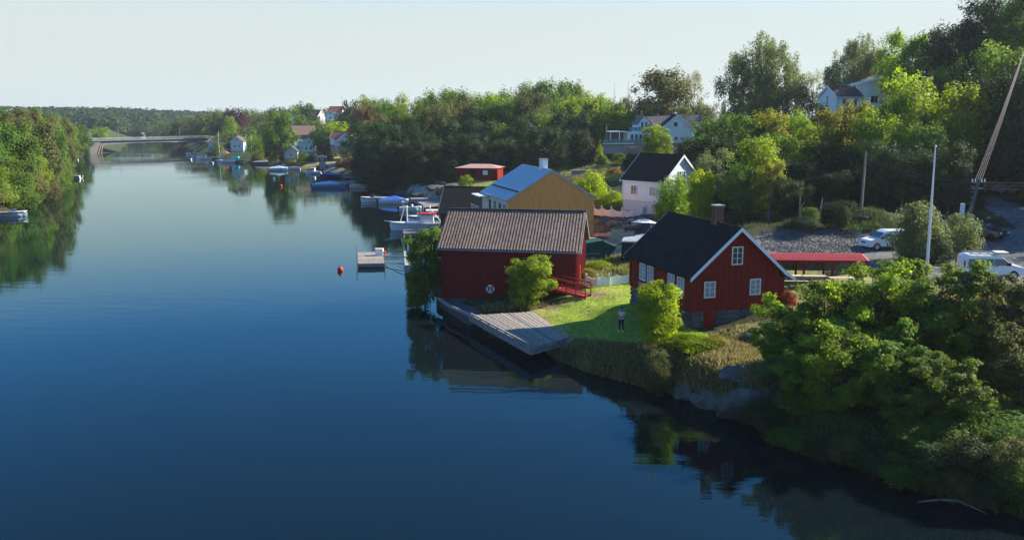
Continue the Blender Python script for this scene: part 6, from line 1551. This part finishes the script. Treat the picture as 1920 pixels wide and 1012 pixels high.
obj('body', MB().prism([(-2.1, .3), (2.1, .3), (2.15, .8), (1.1, .95), (.4, 1.42), (-1.3, 1.45), (-2.1, .95)], -.85, .85), cardark, t, bevel=.06)
obj('windscreen', MB().add([(1.17, -.7, .98), (1.17, .7, .98), (.47, .64, 1.43), (.47, -.64, 1.43)], [(0, 1, 2, 3)]), carglass, t)
for s in (-1, 1): obj('headlight', MB().box(2.05, 2.17, s * .6 - .15, s * .6 + .15, .62, .78), whitep, t); obj('side_window', MB().box(-1.2, .3, s * .86 - .01, s * .86 + .01, .98, 1.33), carglass, t)
for x_ in (-1.35, 1.35):
    for s in (-.8, .8): obj('wheel', MB().tube([(x_, s - .1, .32), (x_, s + .1, .32)], .32, 14), rubber, t)
x, y, z = hit1(1898, 364)
t = thing('silver_car', 'grey car on the upper bend of the road at the right edge', 'car', (x, y, z), R(5))
obj('body', MB().prism([(-2.1, .3), (2.1, .3), (2.15, .8), (1.1, .95), (.4, 1.42), (-1.3, 1.45), (-2.1, .95)], -.85, .85), metalgrey, t, bevel=.06)
for s in (-1, 1): obj('side_window', MB().box(-1.2, .3, s * .86 - .01, s * .86 + .01, .98, 1.33), carglass, t)
for x_ in (-1.35, 1.35):
    for s in (-.8, .8): obj('wheel', MB().tube([(x_, s - .1, .32), (x_, s + .1, .32)], .32, 14), rubber, t)
x, y, z = hit1(1775, 474)
t = thing('blue_barrel', 'small bright blue barrel under the bushes left of the roof-rack van', 'barrel', (x, y, z)); obj('drum', MB().tube([(-.5, 0, .3), (.5, 0, .3)], .3, 12), bluetarp, t); obj('lid', MB().tube([(.501, 0, .3), (.55, 0, .3)], .31, 12), bluetarp, t)
# ------------------------------------------------------------------ poles and wires
x, y, z = Q(1738, 505, 66); gz_ = hz(x, 66); zt = Q(1754, 275, 66)[2]
t = thing('flagpole', 'tall white flagpole without a flag beside the parking area', 'flagpole', (x, 66, gz_))
x2 = Q(1754, 275, 66)[0]
obj('pole', MB().tube([(0, 0, 0), ((x2 - x) * .5, 0, (zt - gz_) * .5), (x2 - x, 0, zt - gz_)], [.13, .10, .05], 8), whitep, t); obj('finial', MB().tube([(x2 - x, 0, zt - gz_), (x2 - x, 0, zt - gz_ + .12)], [.11, .05], 8), whitep, t)
x, y, z = hit1(1812, 425); zt = Q(1836, 336, y)[2]; xt = Q(1836, 336, y)[0]
t = thing('utility_pole', 'tarred utility pole with crossarm and insulators beside the dark car', 'utility pole', (x, y, z))
tp = Vector((xt - x, 0, zt - z))
obj('pole', MB().tube([(0, 0, 0), tuple(tp)], [.2, .14], 8), polem, t); ca = obj('crossarm', MB().beam(tp + Vector((-.7, .1, -.3)), tp + Vector((.7, .1, -.3)), .12, .14), greywood, t); obj('crossarm', MB().beam(tp + Vector((-.55, .1, -.9)), tp + Vector((.55, .1, -.9)), .12, .12), greywood, t)
for i in range(5): obj('insulator', MB().tube([tp + Vector((-.6 + i * .3, .1, -.22)), tp + Vector((-.6 + i * .3, .1, .02))], [.06, .04], 6), whitep, ca)
obj('junction_box', MB().box(-.75, -.4, -.15, .1, 1.0, 2.3), whitep, t)
for i in range(6): obj('step', MB().box(.1, .35, -.03, .03, 1.2 + i * .55, 1.25 + i * .55), metalgrey, t)
t2 = thing('overhead_lines', 'bundle of sunlit overhead lines climbing from the utility pole up the hill', 'power lines')
wt = Vector((x, y, z)) + tp; en = Vector(Q(1921, 96, 93))
for i in range(4):
    pts = []
    for k_ in range(15):
        u = k_ / 14; p = (wt + Vector((-.3 + i * .2, .1, -.02))).lerp(en + Vector((-.08 + i * .03, 0, 0)), u); p.z -= 1.2 * u * (1 - u); pts.append(p)
    obj('wire', MB().tube(pts, .02, 5), palewire, t2)
x, y, z = hit1(1615, 390); zt = Q(1617, 284, y)[2]
t = thing('small_pole', 'thin grey wooden pole with short crossarm on the shaded slope', 'utility pole', (x, y, z)); obj('pole', MB().tube([(0, 0, 0), (.05, 0, zt - z)], [.14, .1], 7), simple('pole_grey', (.25, .25, .22)), t); obj('crossarm', MB().beam((-.35, 0, zt - z - .4), (.35, 0, zt - z - .4), .08, .08), greywood, t)
t3 = thing('low_wires', 'thin wires between the thin pole and the tall utility pole', 'power lines')
for k2 in range(2):
    a_ = Vector((x + .05, y, zt - .4 - k2 * .25)); b_ = wt + Vector((-.5, .1, -.4 - k2 * .5)); obj('wire', MB().tube([a_.lerp(b_, u / 8) - Vector((0, 0, 2.0 * (u / 8) * (1 - u / 8))) for u in range(9)], .012, 4), polem, t3)
for k2 in range(3):
    a_ = wt + Vector((.5, .1, -.3 - .3 * k2)); b_ = a_ + Vector((30, 6, 1)); obj('wire', MB().tube([a_.lerp(b_, u / 8) - Vector((0, 0, 2.5 * (u / 8) * (1 - u / 8))) for u in range(9)], .012, 4), polem, t3)
a_ = Vector(hit1(1555, 400)); b_ = Vector(hit1(1628, 414)); t = thing('fallen_pole', 'fallen pale log lying on the shaded slope behind the van', 'log')
obj('log', MB().tube([a_ + Vector((0, 0, .35)), b_ + Vector((0, 0, .3))], .13, 7), simple('pole_grey', (.25, .25, .22)), t)
a_ = Vector(P(1722, 940, .12)); t = thing('driftwood', 'pale driftwood branch lying along the waterline in the bottom right', 'branch')
obj('branch', MB().tube([P(1722, 940, .2), P(1760, 936, .35), P(1795, 938, .35), P(1815, 946, .2), P(1850, 962, .1)], [.03, .05, .06, .05, .02], 6), simple('driftwood', (.2, .18, .15)), t)
for k2, (px, py, tp_, lean) in enumerate(((1440, 415, 345, 5), (1690, 395, 300, 3), (1785, 385, 315, 12), (1500, 420, 365, -3), (1655, 380, 250, 2), (1535, 415, 370, 4))):
    x, y, z = hit1(px, py); zt = Q(px, tp_, y)[2]; t = thing('bare_trunk', 'thin pale tree stem rising from the shaded slope, ' + ['left of all', 'third from the right', 'rightmost near the utility pole', 'second from the left', 'beside the thin pole', 'third from the left'][k2], 'tree trunk', (x, y, z))
    obj('stem', MB().tube([(0, 0, -.2), (lean * .03, 0, (zt - z) * .5), (lean * .06, 0, zt - z)], [.12, .09, .04], 6), barkpale, t); obj('branch', MB().tube([(lean * .03, 0, (zt - z) * .5), (lean * .03 + .5, .1, (zt - z) * .8)], [.04, .02], 5), barkpale, t)
# ------------------------------------------------------------------ person on the lawn
px_, py_ = 1165, 621
x, y, z = hit1(px_, py_)
t = thing('person', 'person in beige t-shirt and dark trousers looking down at a controller on the lawn', 'person', (x, y, z), R(-25))
def skin_body(name, verts, edges, radii, mat, parent, sub=2, root=0):
    me = bpy.data.meshes.new(name); me.from_pydata(verts, edges, []); me.update()
    o = bpy.data.objects.new(name, me); COL.objects.link(o); o.parent = parent
    mod = o.modifiers.new('skin', 'SKIN'); mod.use_smooth_shade = True
    for i, r_ in enumerate(radii):
        s_ = me.skin_vertices[0].data[i]; s_.radius = r_ if isinstance(r_, tuple) else (r_, r_); s_.use_root = (i == root)
    sb = o.modifiers.new('sub', 'SUBSURF'); sb.levels = sub; sb.render_levels = sub
    me.materials.append(mat); return o
# facing local -y
V_ = [(0, 0, .98), (0, .01, 1.15), (0, .02, 1.35), (0, .03, 1.48), (0, .0, 1.56), (0, -.03, 1.66), (0, -.035, 1.74),
      (.17, .03, 1.44), (.24, -.02, 1.20), (.12, -.26, 1.12), (.09, -.31, 1.11), (-.17, .03, 1.44), (-.24, -.02, 1.20), (-.12, -.26, 1.12), (-.09, -.31, 1.11),
      (.10, 0, .92), (.11, -.02, .50), (.12, .02, .09), (.13, -.13, .04), (-.10, 0, .92), (-.12, -.03, .50), (-.16, .0, .09), (-.17, -.15, .04)]
E_ = [(0, 1), (1, 2), (2, 3), (3, 4), (4, 5), (5, 6), (3, 7), (7, 8), (8, 9), (9, 10), (3, 11), (11, 12), (12, 13), (13, 14), (0, 15), (15, 16), (16, 17), (17, 18), (0, 19), (19, 20), (20, 21), (21, 22)]
Rr = [(.15, .11), (.135, .10), (.155, .11), (.10, .08), .055, (.085, .10), (.07, .08), .06, .043, .032, .035, .06, .043, .032, .035, .09, .06, .042, .04, .09, .06, .042, .04]
for s, hb in ((1, 10), (-1, 14)):
    hx_, hy_, hz_ = V_[hb]
    for f in range(4):
        b0_ = len(V_); V_ += [(hx_ - s * .03 - s * .0, hy_ - .03 - .005 * f, hz_ + .03 - f * .02), (hx_ - s * .05, hy_ - .06 + f * .004, hz_ + .03 - f * .022)]
        E_ += [(hb, b0_), (b0_, b0_ + 1)]; Rr += [.011, .009]
    b0_ = len(V_); V_ += [(hx_ - s * .02, hy_ + .0, hz_ + .05), (hx_ - s * .045, hy_ - .02, hz_ + .065)]; E_ += [(hb, b0_), (b0_, b0_ + 1)]; Rr += [.012, .010]
body = skin_body('body', V_, E_, Rr, skin, t)
obj('nose', MB().add([(-.012, -.13, 1.645), (.012, -.13, 1.645), (0, -.155, 1.64), (0, -.128, 1.68)], [(0, 1, 2), (0, 2, 3), (1, 3, 2)]), skin, t)
for s in (-1, 1): obj('eye', MB().box(s * .03 - .01, s * .03 + .01, -.128, -.12, 1.68, 1.69), black, t)
hv = [(0, .0, 1.70), (0, .02, 1.76), (0, -.03, 1.80)]; skin_body('hair', hv, [(0, 1), (1, 2)], [(.085, .08), (.095, .09), (.07, .08)], hairm, t)
skin_body('t_shirt', [(0, 0, .84), (0, 0, 1.0), (0, .01, 1.18), (0, .02, 1.36), (0, .03, 1.47), (.18, .03, 1.43), (.235, -.0, 1.25), (-.18, .03, 1.43), (-.235, -.0, 1.25)],
          [(0, 1), (1, 2), (2, 3), (3, 4), (4, 5), (5, 6), (4, 7), (7, 8)], [(.20, .15), (.19, .14), (.175, .13), (.19, .135), (.12, .10), .085, .075, .085, .075], shirt, t)
skin_body('trousers', [(0, 0, .95), (.10, 0, .86), (.11, -.02, .5), (.12, .02, .13), (-.10, 0, .86), (-.12, -.03, .5), (-.16, 0, .13)], [(0, 1), (1, 2), (2, 3), (0, 4), (4, 5), (5, 6)], [(.165, .12), .11, .08, .065, .11, .08, .065], trousers, t)
for s, fx, fy in ((1, .12, -.05), (-1, -.165, -.07)): skin_body('shoe', [(fx, fy + .08, .05), (fx, fy - .02, .055), (fx + s * .005, fy - .16, .04)], [(0, 1), (1, 2)], [(.055, .055), (.06, .055), (.05, .04)], whitep, t)
c_ = thing('controller', 'dark handheld controller held by the person on the lawn', 'controller', (x, y, z), R(-25))
obj('body', MB().box(-.1, .1, -.37, -.27, 1.10, 1.15), black, c_, bevel=.01)
for s in (-1, 1): obj('antenna', MB().box(s * .06 - .008, s * .06 + .008, -.36, -.34, 1.151, 1.24), black, c_)
# ------------------------------------------------------------------ grasses
def grass(poly, n, h0, h1, mats, name, label, seed=1, blades=7, spread=.14, lean=.7, minz=None):
    rs = np.random.RandomState(seed); P_ = np.array(poly, float); x0, y0 = P_.min(0); x1, y1 = P_.max(0)
    px = rs.uniform(x0, x1, n * 4); py = rs.uniform(y0, y1, n * 4); k = inside(px, py, P_); px, py = px[k][:n], py[k][:n]
    X, Y, Z = hit(px, py); Z = hgt(X, Y); ok = (Y < 400) & (Z > .0); X, Y, Z = X[ok], Y[ok], Z[ok]; n = len(X)
    cl = vnoise(X / 1.7, Y / 1.7, seed + 20); hh = (h0 + (h1 - h0) * np.clip(cl * 1.3 - .1, 0, 1)) * rs.uniform(.7, 1.2, n)
    B_ = blades; bx = X[:, None] + rs.normal(size=(n, B_)) * spread; by = Y[:, None] + rs.normal(size=(n, B_)) * spread; a = rs.uniform(0, 6.28, (n, B_)); H_ = hh[:, None] * rs.uniform(.6, 1.15, (n, B_))
    w_ = .022 + .012 * rs.rand(n, B_) + H_ * .015
    lx = np.cos(a) * H_ * lean * rs.rand(n, B_); ly = np.sin(a) * H_ * lean * rs.rand(n, B_); zz = np.repeat(Z[:, None], B_, 1) - .03
    dx, dy = -np.sin(a) * w_, np.cos(a) * w_
    v = np.stack([np.stack([bx - dx, by - dy, zz], -1), np.stack([bx + dx, by + dy, zz], -1), np.stack([bx + lx * .5 + dx * .7, by + ly * .5 + dy * .7, zz + H_ * .6], -1), np.stack([bx + lx, by + ly, zz + H_], -1)], 2).reshape(-1, 3)
    q_ = np.arange(n * B_ * 4).reshape(-1, 4)
    me = np_mesh(name, v, q_); at_ = me.attributes.new('tint', 'FLOAT', 'FACE'); at_.data.foreach_set('value', np.clip(np.repeat(cl, B_) * .6 + rs.rand(n * B_) * .4, 0, 1).astype(np.float32))
    for m_ in mats: me.materials.append(LEAF[m_])
    me.polygons.foreach_set('material_index', rs.choice(len(mats), n * B_).astype(np.int32))
    tag(obj(name, me, kind='stuff'), label, 'grass')
grass([(1040, 672), (1078, 640), (1180, 645), (1290, 655), (1345, 640), (1420, 655), (1460, 700), (1420, 735), (1410, 775), (1300, 745), (1200, 722), (1100, 698)], 14000, .12, .6, ['straw', 'straw', 'dark_blade', 'green_blade'], 'dry_grass', 'tall dry straw coloured grass on the bank below the lawn', 1)
grass([(1300, 640), (1340, 625), (1490, 575), (1640, 545), (1880, 545), (1900, 700), (1700, 760), (1480, 720), (1420, 655)], 8000, .10, .40, ['straw', 'green_blade', 'straw', 'green_blade'], 'rough_grass', 'rough mixed grass around the alders and the farmhouse', 2)
grass([(1430, 740), (1700, 740), (1950, 700), (1950, 985), (1800, 945), (1620, 885), (1500, 852), (1420, 800)], 6000, .1, .45, ['dark_blade', 'dark_blade', 'dark_blade', 'green_blade'], 'bank_weeds', 'green weeds on the near bank at the waterline', 3, spread=.2)
grass([(985, 602), (1005, 578), (1090, 545), (1092, 528), (1188, 525), (1185, 572), (1298, 612), (1290, 650), (1160, 650), (1070, 632)], 3600, .03, .09, ['lawn_blade', 'green_blade', 'straw'], 'lawn_grass', 'mown lawn grass between the boathouse and the farmhouse', 4, blades=8, spread=.25)
grass([(870, 580), (985, 570), (1045, 568), (1000, 580), (890, 586)], 900, .15, .5, ['straw', 'dark_blade'], 'wall_grass', 'dull grass at the foot of the boathouse wall', 5)
grass([(1090, 490), (1180, 485), (1190, 530), (1095, 535)], 1600, .3, .8, ['green_blade', 'green_blade', 'straw'], 'fence_weeds', 'tall weeds around the containers and picket fence', 6, spread=.2)
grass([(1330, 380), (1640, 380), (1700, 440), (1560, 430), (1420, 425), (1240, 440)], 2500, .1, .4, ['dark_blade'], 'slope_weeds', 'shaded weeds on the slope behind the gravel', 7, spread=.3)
grass([(1000, 330), (1060, 288), (1200, 285), (1200, 335), (1120, 345)], 3000, .2, .7, ['green_blade', 'straw', 'green_blade'], 'garden_weeds', 'overgrown grass in the rockery below the villa', 8, spread=.4)
# ------------------------------------------------------------------ air
hzm, nt, b = nodes_of('haze_air'); nt.nodes.remove(b)
pv = N(nt, 'ShaderNodeVolumePrincipled'); pv.inputs['Density'].default_value = .00012; pv.inputs['Color'].default_value = (.80, .90, 1, 1); pv.inputs['Anisotropy'].default_value = .3
nt.links.new(pv.outputs[0], nt.nodes['Material Output'].inputs['Volume'])
obj('haze', MB().box(-3600, 3600, -70, 4300, -4, 75), hzm, kind='stuff')
